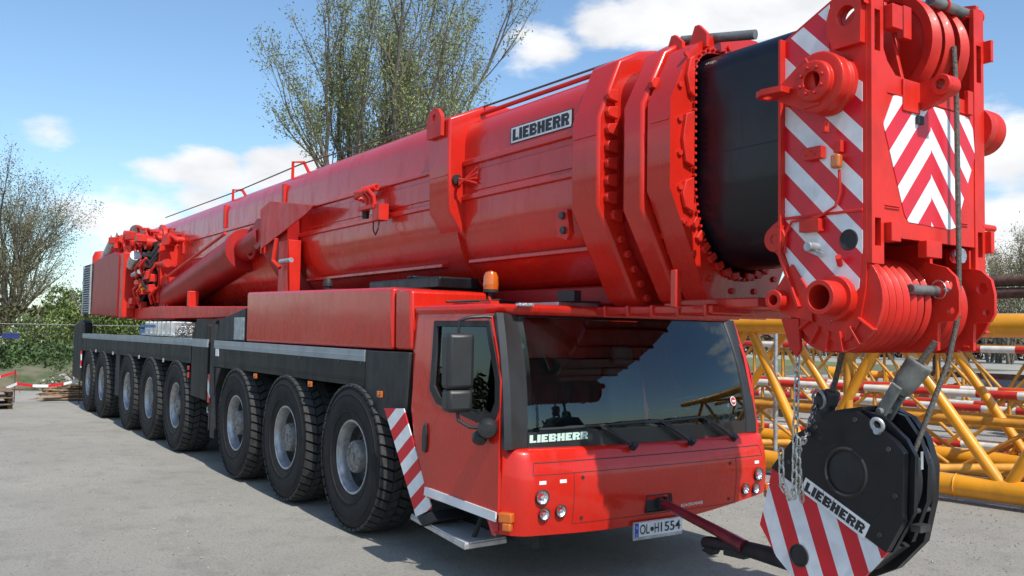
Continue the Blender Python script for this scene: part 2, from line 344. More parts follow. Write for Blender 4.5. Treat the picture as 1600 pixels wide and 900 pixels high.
sheet('grass_strip', [(-8.2, 15.4), (4, 17.6), (4, 18.4), (-8.4, 16.6)], .010, grassm)
sheet('path', [(-62, -20), (-62, 8), (-66, 8), (-66, -20)], .018, gm)

# small loose stones in the foreground
def pebbles():
    b = MB(); rnd = random.Random(3)
    for i in range(7000):
        t = rnd.random()
        if rnd.random() < .6: x = rnd.uniform(-2, 4.2); y = rnd.uniform(1.6, 7)
        else: x = rnd.uniform(-14, 3.5); y = rnd.uniform(-7, -1.9)
        r = rnd.uniform(.004, .012)*(1.6 if rnd.random() < .06 else 1); a = rnd.uniform(0, 6.3)
        q = Matrix.Rotation(a, 3, 'Z')@Matrix.Rotation(rnd.uniform(0, 1), 3, 'X')
        vs = [Vector((x, y, r*.3))+q@Vector(v)*r for v in ((1, 0, 0), (-.9, .2, 0), (0, .8, 0), (.1, -1, 0), (0, 0, .7), (0, 0, -.7))]
        b.add(vs, [(0, 2, 4), (2, 1, 4), (1, 3, 4), (3, 0, 4), (2, 0, 5), (1, 2, 5), (3, 1, 5), (0, 3, 5)])
    return b
tag(pebbles().build('gravel_stones', mat('stone_grey', (.27, .25, .22), .9, var=.5, scale=30), smooth=0), kind='stuff')

# ================================================================ THE CRANE
CR = thing('mobile_crane', 'huge red eight axle telescopic crane truck parked on grey gravel, filling the photo', 'crane', (-9, 0, 0))
# ---- wheels
WX = [-2.583, -4.374, -6.172, -9.213, -10.974, -12.773, -15.366, -16.976]
RT = .723
def tyre_mb():
    b = MB(); w = .215
    b.lathe([(.345, -w*.80), (.36, -w*.93), (.45, -w*1.06), (.56, -w*1.10), (.63, -w*1.04), (.665, -w*.96), (.685, -w*.9), (.69, 0), (.685, w*.9), (.63, w*1.04), (.5, w*1.06), (.36, w*.9), (.345, w*.8)], (0, 0, 0), (0, 1, 0), 72)
    b.torus((0, -w*1.03, 0), (0, 1, 0), .44, .012, 60, 6)
    b.torus((0, -w*1.06, 0), (0, 1, 0), .60, .008, 60, 6)
    n = 44
    for i in range(n):
        for row, (y0, y1, ph, dz) in enumerate(((-w*1.03, -w*.50, 0, 0), (-w*.44, -w*.03, .5, 0), (w*.03, w*.44, 0, 0), (w*.50, w*1.03, .5, 0))):
            a0 = 2*math.pi*(i+ph+.07)/n; a1 = 2*math.pi*(i+ph+.84)/n; sk = .06*(1 if row % 2 else -1)
            vs = []
            for r_ in (.672, RT-.003):
                for y, s in ((y0, 0), (y1, sk)):
                    rr = r_-(.022 if (abs(y) > w*.9 and r_ > .7) else 0)
                    for a in (a0+s, a1+s): vs.append((rr*math.cos(a), y, rr*math.sin(a)))
            b.add(vs, [(0, 1, 3, 2), (4, 6, 7, 5), (0, 4, 5, 1), (2, 3, 7, 6), (0, 2, 6, 4), (1, 5, 7, 3)], 1)
    return b
def rim_mb():
    b = MB()
    b.lathe([(.352, -.172), (.362, -.186), (.355, -.200), (.340, -.198), (.326, -.175), (.318, -.13), (.308, -.09)], (0, 0, 0), (0, 1, 0), 56)
    b.lathe([(.308, -.09), (.300, -.03), (.285, .0), (.27, .01), (.20, -.002), (.15, -.03), (.145, .02)], (0, 0, 0), (0, 1, 0), 56, 1)
    for i in range(10):
        a = 2*math.pi*i/10; b.cyl((.235*math.cos(a), -.002, .235*math.sin(a)), (.235*math.cos(a), -.035, .235*math.sin(a)), .017, n=8, m=1)
    b.torus((0, -.19, 0), (0, 1, 0), .345, .012, 56, 8)
    return b
def hub_mb():
    b = MB(); b.lathe([(.175, .0), (.175, -.05), (.158, -.06), (.155, -.165), (.145, -.180), (.10, -.185), (.098, -.178), (.04, -.178), (.038, -.192), (0, -.192)], (0, 0, 0), (0, 1, 0), 40)
    for i in range(12):
        a = 2*math.pi*i/12; b.cyl((.122*math.cos(a), -.18, .122*math.sin(a)), (.122*math.cos(a), -.190, .122*math.sin(a)), .009, n=6)
    return b
tp = tyre_mb().build('tyre', [rubber, tread], CR, smooth=30); rp_ = rim_mb().build('rim', [rimm, mat('dish_dark', (.055, .055, .055), .55, .3, var=.3, scale=14, dirt=((.12, .11, .10), 14, .5))], tp, smooth=40); hp = hub_mb().build('hub', hubm, tp, smooth=40)
first = True
for sgn in (-1, 1):
    for i, x in enumerate(WX):
        if first: t, r_, h_ = tp, rp_, hp; first = False
        else:
            t = tp.copy(); col.objects.link(t); r_ = rp_.copy(); col.objects.link(r_); h_ = hp.copy(); col.objects.link(h_)
            t.parent = CR; r_.parent = t; h_.parent = t
        t.location = Vector((x, sgn*1.235, RT-.006))-WL[CR]; t.rotation_euler = (0, 0, 0 if sgn < 0 else math.pi)
        if i: # each wheel stands at its own roll angle
            t.rotation_euler = (0, .37*i, 0) if sgn < 0 else (0, .29*i, math.pi)
# ---- chassis
b = MB(); b.box(-18.6, -1.2, -.45, .45, .75, 1.35)
for x in WX: b.box(x-.1, x+.1, -1.0, 1.0, RT-.1, RT+.1)
for x in WX: b.box(x-.35, x-.25, -.8, .8, 1.0, 1.3)
b.build('chassis_frame', blackm, CR, bevel=.01)
b = MB(); b.box(-18.3, -7.45, -1.1, 1.1, 1.36, 1.68); b.box(-7.4, -1.5, -1.1, 1.1, 1.36, 1.72); b.build('deck', blackm, CR, bevel=.01)
# ---- side skirts with silver edge
def skirt_panel(name, x0, x1, zl0, zl1, zt0, zt1, s):
    ya, yb = (1.42*s, 1.10*s)
    b = MB()
    y0, y1 = min(ya, yb), max(ya, yb)
    b.prism([(x0, zl0), (x1, zl1), (x1, zt1-.11), (x0, zt0-.11)], 'y', y0, y1)
    for dz in (.05, .075): b.prism([(x0, zl0+dz), (x1, zl1+dz), (x1, zl1+dz+.006), (x0, zl0+dz+.006)], 'y', ya-.006 if s < 0 else ya, ya if s < 0 else ya+.006)
    o = b.build(name, skirt, CR, bevel=.012)
    t = MB(); t.prism([(x0, zt0-.11), (x1, zt1-.11), (x1, zt1), (x0, zt0)], 'y', min(ya*1.004, yb), max(ya*1.004, yb))
    t.prism([(x0, zt0-.062), (x1, zt1-.062), (x1, zt1-.054), (x0, zt0-.054)], 'y', min(ya*1.004+.003*s, ya*1.003), max(ya*1.004+.003*s, ya*1.003))
    t.build('deck_edge', silver, CR, bevel=.008)
    return o
for s in (-1, 1):
    skirt_panel('side_skirt', -18.05, -8.45, 1.36, 1.40, 1.76, 1.775, s)
    skirt_panel('side_skirt', -7.25, -2.35, 1.40, 1.40, 1.765, 1.75, s)
    y0, y1 = sorted((1.42*s, 1.2*s))
    b = MB()  # tapering mudguard ends
    b.prism([(-2.345, 1.22), (-1.50, 1.05), (-1.47, 1.75), (-2.345, 1.75)], 'y', y0, y1)
    b.build('mudguard', blackm, CR, bevel=.01)
    b = MB(); b.prism([(-7.42, .40), (-7.22, .40), (-7.22, 1.12), (-7.0, 1.392), (-7.42, 1.392)], 'y', y0+.02, y1-.02); b.build('mudguard', blackm, CR, bevel=.01)
    b = MB(); b.prism([(-8.42, .92), (-7.62, .90), (-7.60, 1.98), (-7.9, 2.07), (-8.2, 2.07), (-8.42, 1.85)], 'y', y0-.0, y1+.4*s*-1 if s > 0 else y1+.3); ob = b.build('outrigger_box', skirt, CR, bevel=.015)
    b = MB(); b.box(-8.424, -7.596, min(1.427*s, 1.40*s), max(1.427*s, 1.40*s), 1.66, 1.775); b.build('deck_edge', silver, CR)
    b = MB()
    for k in range(30): b.cyl((-17.8+.53*k, 1.424*s, 1.62), (-17.8+.53*k, 1.430*s, 1.62), .010, n=8) if not -8.6 < -17.8+.53*k < -7.2 else None
    b.build('bolt_row', darksteel, CR)
    b = MB(); b.prism([(-7.45, 1.0), (-7.25, 1.0), (-7.25, 2.0), (-7.2, 2.05), (-7.35, 2.05), (-7.45, 1.9)], 'y', y0, y1-.05); b.build('outrigger_guide', blackm, CR, bevel=.01)
    b = MB(); b.prism([(-19.4, .7), (-18.15, .62), (-18.1, 1.35), (-18.1, 2.0), (-18.4, 2.08), (-19.3, 1.95)], 'y', y0, y1); b.build('rear_mudguard', skirt, CR, bevel=.02)
    b = MB(); b.box(-14.25, -13.85, min(1.38*s, 1.15*s), max(1.38*s, 1.15*s), .55, 1.38); b.build('battery_box', blackm, CR, bevel=.01)
# gap between the axle groups: flap with lettering, strut, warning strip
b = MB(); b.box(-8.35, -7.5, -1.15, 1.15, .42, .9); b.box(-8.3, -7.55, -1.2, -1.15, .62, .80); b.build('gap_box', blackm, CR, bevel=.01)
b = MB(); slab_text(b, 'LIEBHERR', (-8.28, -1.206, .67), (1, 0, 0), (0, 0, 1), .085, .72); b.build('lettering', lenst, CR, smooth=0)
b = MB(); stripes(b, [(-7.56, .88), (-7.46, .88), (-7.46, 1.28), (-7.56, 1.28)], 'y', -1.41, -1.395, (.7, .7), 0, .24, .5); b.build('warning_strip', [refr, refw], CR)
b = MB(); b.cyl((-7.5, -1.38, .5), (-7.5, -1.38, 1.5), .022); b.build('strut', darksteel, CR)
b = MB(); b.box(-8.58, -8.50, -1.435, -1.42, 1.30, 1.36); b.box(-8.58, -8.50, -1.435, -1.42, 1.18, 1.26); b.build('side_marker', lensr, CR, bevel=.004)
b = MB(); b.box(-7.17, -7.03, -1.428, -1.4215, 1.55, 1.65); b.build('sticker', plw, CR, smooth=0)
b = MB(); stripes(b, [(-18.05, .95), (-17.98, .95), (-17.98, 1.35), (-18.05, 1.35)], 'y', -1.45, -1.43, (.7, .7), 0, .2, .5); b.build('warning_strip', [refr, refw], CR)
for x in (-5.46, -3.68, -2.0):
    b = MB(); b.box(x-.045, x+.045, -1.44, -1.415, 1.325, 1.385); b.cyl((x, -1.44, 1.355), (x, -1.452, 1.355), .018, n=10); b.build('side_marker', amber, CR, bevel=.006)
for x in (-10.1, -11.9, -14.3, -16.2):
    b = MB(); b.box(x-.03, x+.03, -1.44, -1.42, 1.36, 1.42); b.build('side_marker', galv, CR, bevel=.004)

# dark clutter under the boom on the deck
b = MB(); b.box(-7.4, -6.0, -1.38, -1.0, 1.77, 2.05); b.prism([(-7.25, 1.77), (-6.0, 1.77), (-6.0, 2.2), (-7.1, 2.06)], 'y', -1.40, -1.0)
b.build('deck_locker', blackm, CR, bevel=.01)
b = MB(); b.box(-6.42, -6.0, -1.412, -1.401, 1.79, 2.08)
for k in range(9): b.box(-6.40, -6.02, -1.42, -1.412, 1.81+k*.03, 1.82+k*.03)
b.build('locker_grille', galv, CR)
b = MB(); b.box(-7.0, -1.6, -.9, .95, 1.72, 2.18); b.box(-5.2, -3.4, -.8, .8, 2.18, 2.28); b.build('engine_cover', blackm, CR, bevel=.015)
b = MB(); b.tube([(-7.2, -1.25, 2.08), (-4.9, -1.2, 2.30)], .03); b.build('hand_rail', pipegrey, CR)
b = MB(); b.box(-3.3, -1.8, -.95, -.5, 2.34, 2.455); b.box(-2.55, -2.4, -.9, -.7, 2.455, 2.49); b.build('air_filter_box', black, CR, bevel=.02)
b = MB(); b.cyl((-4.3, -1.0, 2.34), (-4.3, -1.0, 2.44), .04); b.lathe([(0, .09), (.035, .085), (.055, .05), (.055, 0), (.03, -.01)], (-4.3, -1.0, 2.44), (0, 0, 1), 16)
b.tube([(-5.0, -.95, 2.35), (-4.3, -.98, 2.38), (-3.8, -.95, 2.36)], .035); b.build('exhaust_fitting', blackm, CR)
# far side locker so that the deck is closed from the other side too
b = MB(); b.box(-6.0, -1.6, 1.0, 1.40, 1.77, 2.34); b.build('tool_box', red, CR, bevel=.025)
# red long box behind the cab
b = MB(); b.prism([(-5.9, 1.77), (-1.80, 1.765), (-1.82, 2.33), (-5.9, 2.40)], 'y', -1.42, -.98); b.build('tool_box', red, CR, bevel=.03)
b = MB(); b.prism([(-1.785, 1.765), (-1.46, 1.765), (-1.50, 2.30), (-1.80, 2.325)], 'y', -1.40, -.60); b.build('side_cover', red, CR, bevel=.03)

# ---- equipment bundle lying on the rear deck
EQ = thing('outrigger_mats', 'blue and silver aluminium gear bundle lying on the rear deck of the crane', 'equipment', (-10.6, -1.2, 1.78))
b = MB()
for k in range(4): b.box(-12.0+.1*k, -9.7, -1.38+.05*k, -.95, 1.79+.065*k, 1.83+.065*k)
for k in range(7): b.box(-11.7+.3*k, -11.62+.3*k, -1.39, -.95, 1.79, 2.03)
b.build('aluminium_beams', alu, EQ, bevel=.006)
b = MB(); b.box(-12.25, -11.6, -1.36, -.9, 1.785, 1.90); b.box(-12.0, -10.9, -1.40, -1.385, 1.93, 1.98); b.build('blue_beam', bluep, EQ, bevel=.006)
b = MB()
for k in range(16): b.torus((-9.5+random.uniform(-.25, .25), -1.22+random.uniform(-.1, .1), 1.85+random.uniform(0, .12)), (random.random(), random.random(), random.random()), .06, .012, 12, 6)
b.build('shackles', chainm, EQ)

# ---- cab
def taper(z): return 1-.042*max(0, (z-1.2)/.9)
def front(y): # x of the front at lateral position y
    a = abs(y)/1.42; return .19-.16*a**2.2-.06*max(0, (a-.86)/.14)**2
b = MB()
zr = [2.075, 2.10, 2.135, 2.155, 2.16]; off = [0, .03, .035, 0, -.06]
rows = []
ys = [-1.42+2.84*i/24 for i in range(25)]
for z, d in zip(zr, off):
    rows.append([(-1.52, -1.35-d*.5, z)]+[(front(y)-.30+d-(0 if abs(y) < 1.38 else .05), y*.955*(1+d*.35), z) for y in ys]+[(-1.52, 1.35+d*.5, z)])
b.grid(rows); n0 = len(b.v); top = rows[-1]; b.add(top, [tuple(range(len(top)))]); b.add(rows[0], [tuple(reversed(range(len(top))))])
b.build('cab_roof', red, CR, smooth=50)
# shell panels: rear wall, floor, sides
def tp_y(mb):
    for v in mb.v: v.y *= taper(v.z)*(1 if v.y < 0 else 1-.055*max(0, min(1, (v.z-.95)/.2)))
    return mb
for s in (-1, 1):
    b = MB()
    out_ = [(-1.50, 2.08), (-1.40, 1.26), (-1.32, 1.0), (-1.10, .56), (.0, .58), (.015, 1.10), (-.02, 1.45), (-.085, 1.75), (-.215, 2.08)]
    hole = [(-1.05, 2.01), (-1.02, 1.50), (-.90, 1.37), (-.33, 1.28), (-.11, 1.32), (-.05, 1.40), (-.07, 1.58), (-.25, 2.01)]
    hole = hole if s < 0 else [(-1.05, 2.01), (-1.02, 1.50), (-.90, 1.37), (-.33, 1.28), (-.11, 1.32), (-.05, 1.40), (-.07, 1.58), (-.25, 2.01)]
    b.plate(out_, [hole], 'y', 1.395*s, .04); tp_y(b); b.build('side_panel', red, CR)
    b = MB(); o2 = [(-1.39, 2.05), (-1.385, 1.27), (-1.30, 1.0), (-1.09, .63), (-.01, .605), (-.01, 1.10), (-.035, 1.45), (-.10, 1.75), (-.225, 2.05)]
    h2 = [(-1.10, 2.025), (-1.085, 1.45), (-.96, 1.345), (-.33, 1.25), (-.08, 1.28), (-.025, 1.38), (-.04, 1.58), (-.245, 2.025)]
    b.plate(o2, [h2], 'y', 1.427*s, .016); tp_y(b); door = b.build('door', red, CR, bevel=.006)
    b = MB(); b.plate([(-1.098, 2.022), (-1.082, 1.452), (-.958, 1.348), (-.33, 1.254), (-.082, 1.284), (-.028, 1.382), (-.043, 1.58), (-.247, 2.022)], [[(-1.04, 1.98), (-1.02, 1.49), (-.92, 1.40), (-.34, 1.315), (-.13, 1.34), (-.09, 1.42), (-.11, 1.58), (-.29, 1.98)]], 'y', 1.430*s, .022); tp_y(b); b.build('window_seal', blackm, door)
    b = MB(); b.prism([(-1.05, 1.99), (-1.03, 1.48), (-.92, 1.39), (-.34, 1.305), (-.12, 1.33), (-.08, 1.42), (-.10, 1.58), (-.28, 1.99)], 'y', 1.413*s-.003, 1.413*s+.003); tp_y(b); b.build('window_glass', sglass, door, smooth=0)
    b = MB(); b.prism([(-1.145, .94), (-1.085, .93), (-1.065, 1.0), (-1.075, 1.15), (-1.10, 1.18), (-1.135, 1.15), (-1.15, 1.05)], 'y', min(1.436*s, 1.455*s), max(1.436*s, 1.455*s)); b.build('handle', plast, door, bevel=.012)
    b = MB(); b.prism([(-1.10, .585), (-1.085, .655), (-.02, .628), (-.02, .558)], 'y', min(1.437*s, 1.448*s), max(1.437*s, 1.448*s)); b.build('sill_strip', plw, door)
    # vertical shut line trim behind the door
    b = MB(); b.prism([(-1.39, 1.27), (-1.40, 1.26), (-1.31, .99), (-1.10, .62), (-1.09, .63), (-1.30, 1.0)], 'y', min(1.416*s, 1.420*s), max(1.416*s, 1.420*s)); b.build('door_gap', blackm, CR, smooth=0)
    # black pillar between the side window and the windscreen
    b = MB(); rows = []
    for t_ in [i/10 for i in range(11)]:
        z = 1.085+(2.085-1.085)*t_; tx = taper(z)
        xs = .012-.228*t_**1.5; xf = front(1.2)-.085-.245*t_**2.1
        if s > 0: tx *= .95; xs -= .05
        rows.append([(xs, 1.425*s*tx, z), (xs+.035, 1.425*s*tx, z), (xs+.065, 1.38*s*tx, z), (xf+.02, 1.28*s*tx, z), (xf+.015, 1.20*s*(tx*.995 if s < 0 else tx/.95*1.0), z), (xf-.03, 1.18*s*(tx if s < 0 else tx/.95), z), (xs-.03, 1.36*s*tx, z)])
    if s < 0: rows = [list(reversed(r)) for r in rows]
    b.grid(rows, closed=True); b.build('windscreen_pillar', plast, CR, smooth=50)
b = MB(); b.box(-1.47, -1.44, -1.36, 1.36, .6, 2.07); b.build('rear_wall', red, CR)
b = MB(); b.box(-1.44, .0, -1.36, 1.36, .60, .66); b.box(-1.3, -.15, -.98, 1.15, .50, .60); b.box(-1.5, -1.2, -1.0, 1.0, .5, 1.7); b.build('cab_floor', blackm, CR)
b = MB(); b.box(-1.40, -.12, -1.02, -.98, .30, .66); b.build('step_recess', blackm, CR)
# interior
b = MB(); b.grid([[(front(y)-.16, y, 1.10) for y in ys[2:-2]], [(front(y)-.42, y, 1.16) for y in ys[2:-2]], [(-.42, y, 1.13) for y in ys[2:-2]], [(-.42, y, .66) for y in ys[2:-2]]])
b.build('dashboard', mat('dash_grey', (.07, .075, .075), .7, var=.2), CR)
for y in (-.75, .75):
    b = MB(); b.box(-1.05, -.6, y-.24, y+.24, .95, 1.08); b.prism([(-1.15, 1.05), (-1.03, 1.05), (-1.12, 1.62), (-1.22, 1.62)], 'y', y-.22, y+.22); b.prism([(-1.22, 1.65), (-1.12, 1.65), (-1.14, 1.83), (-1.2, 1.83)], 'y', y-.13, y+.13); b.box(-1.0, -.7, y-.15, y+.15, .66, .95)
    b.build('seat', seatm, CR, bevel=.03)
b = MB(); q = Vector((-.5, 0, .86)).normalized(); b.torus((-.38, .72, 1.28), (-.55, 0, .83), .22, .016, 32, 8); b.cyl((-.38, .72, 1.28), (-.25, .72, 1.1), .03); b.box(-.42, -.36, .52, .92, 1.265, 1.28); b.build('steering_wheel', plast, CR)
b = MB(); b.obox((-.12, -.78, 1.175), (.20, .30, .01), .3); b.obox((-.08, -.6, 1.18), (.15, .22, .008), -.3); b.build('papers', paper, CR, smooth=0)
b = MB(); b.lathe([(0, .10), (.05, .09), (.06, .04), (.04, 0), (.06, -.04), (.07, -.12), (0, -.13)], (-.02, .93, 1.28), (0, 0, 1), 14); b.cyl((-.02, .87, 1.26), (.02, .80, 1.21), .02); b.cyl((-.02, .99, 1.26), (.02, 1.05, 1.21), .02); b.build('stuffed_toy', mat('toy_cloth', (.10, .11, .13), .9), CR)
# windscreen
def ws(y, z, d=0):
    t_ = max(0, (z-1.06)/1.03); return Vector((front(y)-.075-.245*t_**2.1+d, y*taper(z), z))
yw = [-1.19+2.38*i/28 for i in range(29)]; zw = [1.075+(2.085-1.075)*i/8 for i in range(9)]
b = MB(); b.grid([[ws(y, z) for y in yw] for z in zw]); wsg = b.build('windscreen', wglass, CR)
b = MB(); b.grid([[ws(y, z, .002) for y in yw] for z in (1.07, 1.11, 1.15, 1.195)], 0)
b.grid([[ws(y, z, -.004) for y in yw] for z in (2.055, 2.09)])
for s in (-1, 1): b.grid([[ws(s*(1.15+.045*i), z, -.004) for i in range(2)] for z in zw])
b.build('frit_band', mat('frit_black', (.022, .024, .026), .35, var=.1, spec=.4), wsg)
b = MB(); p = ws(-1.20, 1.135, .006); e = ws(-.70, 1.150, .006); ux = (e-p).normalized(); uz = (ws(-1, 1.5)-ws(-1, 1.1)).normalized(); slab_text(b, 'LIEBHERR', ws(-1.18, 1.118, .010)+Vector((.006, 0, 0)), ux, uz, .058, .50)
for v in b.v: v.x = ws(v.y/taper(v.z), v.z).x+.009
b.build('lettering', mint, wsg, smooth=0)
b = MB(); c0 = ws(1.02, 1.37, .004); b.lathe([(0, .002), (.042, .002), (.042, 0)], c0, (.97, .15, .22), 24); b.lathe([(0, .004), (.034, .004), (.034, .002)], c0, (.97, .15, .22), 24, 1); b.box(c0.x+.003, c0.x+.008, c0.y-.02, c0.y+.02, c0.z-.008, c0.z+.008, 0); b.build('round_sticker', [plw, lensr], wsg)
def wpt(y, z): return ws(y, z, .035)
for (by, ey, ez, t0, t0z, t1) in ((-.30, -.60, 1.235, -1.12, 1.225, -.62), (.34, .0, 1.255, -.70, 1.235, .02), (.90, .53, 1.262, -.15, 1.24, .55)):
    b = MB(); base = ws(by, 1.065, .03)+Vector((.05, 0, 0)); elb = wpt(ey, ez)
    b.tube([base, base*.55+elb*.45+Vector((.02, 0, 0)), elb], [.016, .013, .008], 8); b.tube([base+Vector((0, .035, 0)), elb+Vector((0, .05, -.004))], .007, 6)
    b.cyl(base-Vector((.02, 0, .015)), base+Vector((.02, 0, .02)), .028)
    b.tube([elb, wpt((ey+t0)/2, (ez+t0z)/2+.004), wpt((ey+t0)/2-.05, (ez+t0z)/2)], .006, 6)
    b.tube([wpt(t0+(t1-t0)*i/6, t0z+(ez-t0z)*i/6-.004) for i in range(7)], .009, 6)
    b.build('wiper', plast, CR)
# bumper / front apron
def zlow(y):
    a = y
    if a > .3: return .455+.115*min(1, (a-.3)/1.0)**1.2
    return .455+.012*math.sin(a*3)
def afront(y):
    a = abs(y)/1.42; return .175-.055*a**2.2-.15*max(0, (a-.88)/.12)**2.2
b = MB(); rows = []
yb = [-1.42+2.84*i/44 for i in range(45)]
def bump(y, z):
    t_ = (z-.45)/.64; bul = .035*math.sin(max(0, min(1, t_))*math.pi)-.03*max(0, t_-.7)/.3
    return afront(y)-.01+bul
for k in range(13):
    rows.append([(bump(y, zlow(y)+(1.045-zlow(y))*k/12), y, zlow(y)+(1.045-zlow(y))*k/12) for y in yb])
for dx, z in ((-.012, 1.066), (-.035, 1.078), (-.10, 1.082), (-.20, 1.085)):
    rows.append([(bump(y, 1.045)+dx, y*(1-.1*abs(dx)), z) for y in yb])
for r_ in rows[:13]:
    zz = r_[0][2]; r_.insert(0, (-.015 if zz > .5 else -.05, -1.425, r_[0][2]-.02)); zz = r_[-1][2]; r_.append((-.015, 1.425, zz-.01))
for r_ in rows[13:]:
    r_.insert(0, (-.03, -1.40, r_[0][2])); r_.append((-.03, 1.40, r_[-1][2]))
low = [(x-.05, y, z+.005) for x, y, z in rows[0]]; rows.insert(0, low); rows.insert(0, [(x-.10, y, z+.15) for x, y, z in low])
b.grid(rows); fr = b.build('front_apron', red, CR, smooth=50)
def seam(pts, w, name='panel_gap', m=None, off=.0015):
    b = MB(); rows = [[], []]
    for i, (y, z) in enumerate(pts):
        y2, z2 = pts[min(i+1, len(pts)-1)]; y1, z1 = pts[max(i-1, 0)]; n_ = Vector((-(z2-z1), y2-y1)).normalized()*w/2
        for k, sg in ((0, -1), (1, 1)): yy, zz = y+n_.x*sg, z+n_.y*sg; rows[k].append((bump(yy, zz)+off, yy, zz))
    b.grid(rows); return b.build(name, m or blackm, fr, smooth=0)
def line(a, c, n=24): return [(a[0]+(c[0]-a[0])*i/n, a[1]+(c[1]-a[1])*i/n) for i in range(n+1)]
seam(line((-1.22, .985), (1.22, .985)), .007)
seam(line((-1.22, .985), (-1.24, .90), 6)+line((-1.24, .90), (1.24, .90))[1:]+line((1.24, .90), (1.22, .985), 6)[1:], .005)
for y_ in (-.88, .88): seam(line((y_, .90), (y_, .52), 8), .005)
seam(line((-.88, .52), (.88, .52)), .004)
for y_ in (-1.16, -.98, 1.16): seam(line((y_-.03, .845), (y_+.03, .845), 4), .026, 'sticker', plw, .002)
for y_, z_ in ((-.80, .86), (.80, .86), (-.80, .56), (.80, .56)):
    b = MB(); b.cyl((bump(y_, z_)-.002, y_, z_), (bump(y_, z_)+.004, y_, z_), .014, n=16); b.build('flap_lock', blackm, fr)
def lamp(y, z, r, name='headlight'):
    x = bump(y, z); slope = (bump(y+.03, z)-bump(y-.03, z))/.06; ax = Vector((1, -slope, 0)).normalized(); c = Vector((x+.012, y, z))
    b = MB(); b.lathe([(r*1.22, -.005), (r*1.25, .006), (r*1.12, .010), (r*1.05, .004)], c, ax, 28, 1)
    b.lathe([(r*1.05, .004), (r*.8, -.008), (r*.45, -.014), (0, -.015)], c, ax, 28, 0)
    b.lathe([(r*.35, .006), (r*.33, .012), (0, .014)], c-ax*.012, ax, 16, 0)
    b.build(name, [chrome, blackm], CR, smooth=45)
for s in (-1, 1):
    lamp(s*1.17, .742, .046); lamp(s*1.145, .617, .038); lamp(s*1.00, .628, .038)
for s in (-1, 1):
    b = MB(); y = 1.385*s; b.obox((.06, y+.02*s, .60), (.11, .06, .075), -.5*s+(0 if s < 0 else 0)); b.obox((.075, y+.02*s, .535), (.07, .05, .06), -.5*s); b.build('indicator', amber, CR, bevel=.012)
# tow socket, plate
xs_ = bump(0, .6)
b = MB(); b.box(xs_-.05, xs_+.012, -.17, .09, .535, .545); b.box(xs_-.05, xs_+.012, -.17, .09, .665, .675); b.box(xs_-.05, xs_+.012, -.17, -.16, .545, .665); b.box(xs_-.05, xs_+.012, .08, .09, .545, .665); b.box(xs_-.01, xs_+.004, -.16, .08, .545, .665); b.box(xs_, xs_+.05, -.06, -.03, .56, .65); b.box(xs_, xs_+.05, .01, .04, .56, .65)
b.tube([(xs_+.02, .09, .67), (xs_+.03, .085, .60), (xs_+.02, .075, .53)], .007, 6); b.build('tow_socket', blackm, CR, bevel=.004)
xp = xs_+.012
b = MB(); b.box(xp-.015, xp-.004, -.30, .225, .335, .475, 1); b.box(xp-.003, xp+.0005, -.293, .218, .36, .468, 0); b.box(xp-.0025, xp+.002, -.292, -.252, .361, .467, 2); pl = b.build('licence_plate', [plw, galv, eub], CR)
b = MB(); font_text(b, 'OL', (xp+.004, -.240, .378), (0, 1, 0), (0, 0, 1), .075, .10, off=.01); font_text(b, 'H', (xp+.004, -.085, .378), (0, 1, 0), (0, 0, 1), .075, .045, off=.01); font_text(b, '1554', (xp+.004, -.018, .378), (0, 1, 0), (0, 0, 1), .075, .215, off=.01)
b.lathe([(0, 0), (.018, 0)], (xp+.004, -.112, .41), (1, 0, 0), 16); b.build('lettering', inkb, pl, smooth=0)
b = MB(); font_text(b, 'D', (xp+.004, -.280, .367), (0, 1, 0), (0, 0, 1), .020, .014); b.lathe([(.008, 0), (.011, 0)], (xp+.004, -.273, .435), (1, 0, 0), 14); b.build('country_mark', plw, pl, smooth=0)
b = MB(); font_text(b, 'ROADRUNNER', (bump(.35, .54)+.02, .22, .545), (-.10, .99, 0.02), (0, 0, 1), .026, .26, off=.01)
for v in b.v: v.x = bump(v.y, v.z)+.004
b.build('lettering', lenst, CR, smooth=0)
# mirrors
b = MB(); b.obox((-.34, -1.60, 1.715), (.16, .22, .42), -.15); b.obox((-.34, -1.60, 1.42), (.15, .21, .175), -.15); mir = b.build('mirror', plast, CR, bevel=.035)
b = MB(); b.tube([(-.24, -1.36, 2.05), (-.26, -1.42, 2.055), (-.28, -1.54, 2.045), (-.33, -1.60, 2.02), (-.34, -1.60, 1.90)], .013, 8); b.tube([(-.34, -1.6, 1.52), (-.34, -1.6, 1.50)], .013); b.tube([(-.34, -1.6, 1.34), (-.33, -1.59, 1.27), (-.27, -1.53, 1.225), (-.18, -1.44, 1.22)], .014, 8)
b.cyl((-.34, -1.60, 1.52), (-.34, -1.60, 1.49), .014)
b.build('mirror_arm', plast, mir)
b = MB(); b.lathe([(0, .05), (.05, .045), (.072, .01), (.074, -.03), (.06, -.05), (0, -.06)], (-.06, -1.50, 1.23), (.8, -.4, -.2), 20); b.lathe([(0, .05), (.05, .04), (.062, 0), (.03, -.05), (0, -.06)], (-.17, -1.50, 1.16), (.5, -.5, -.7), 18); b.cyl((-.18, -1.44, 1.22), (-.06, -1.5, 1.23), .02); b.build('ramp_mirror', plast, CR)
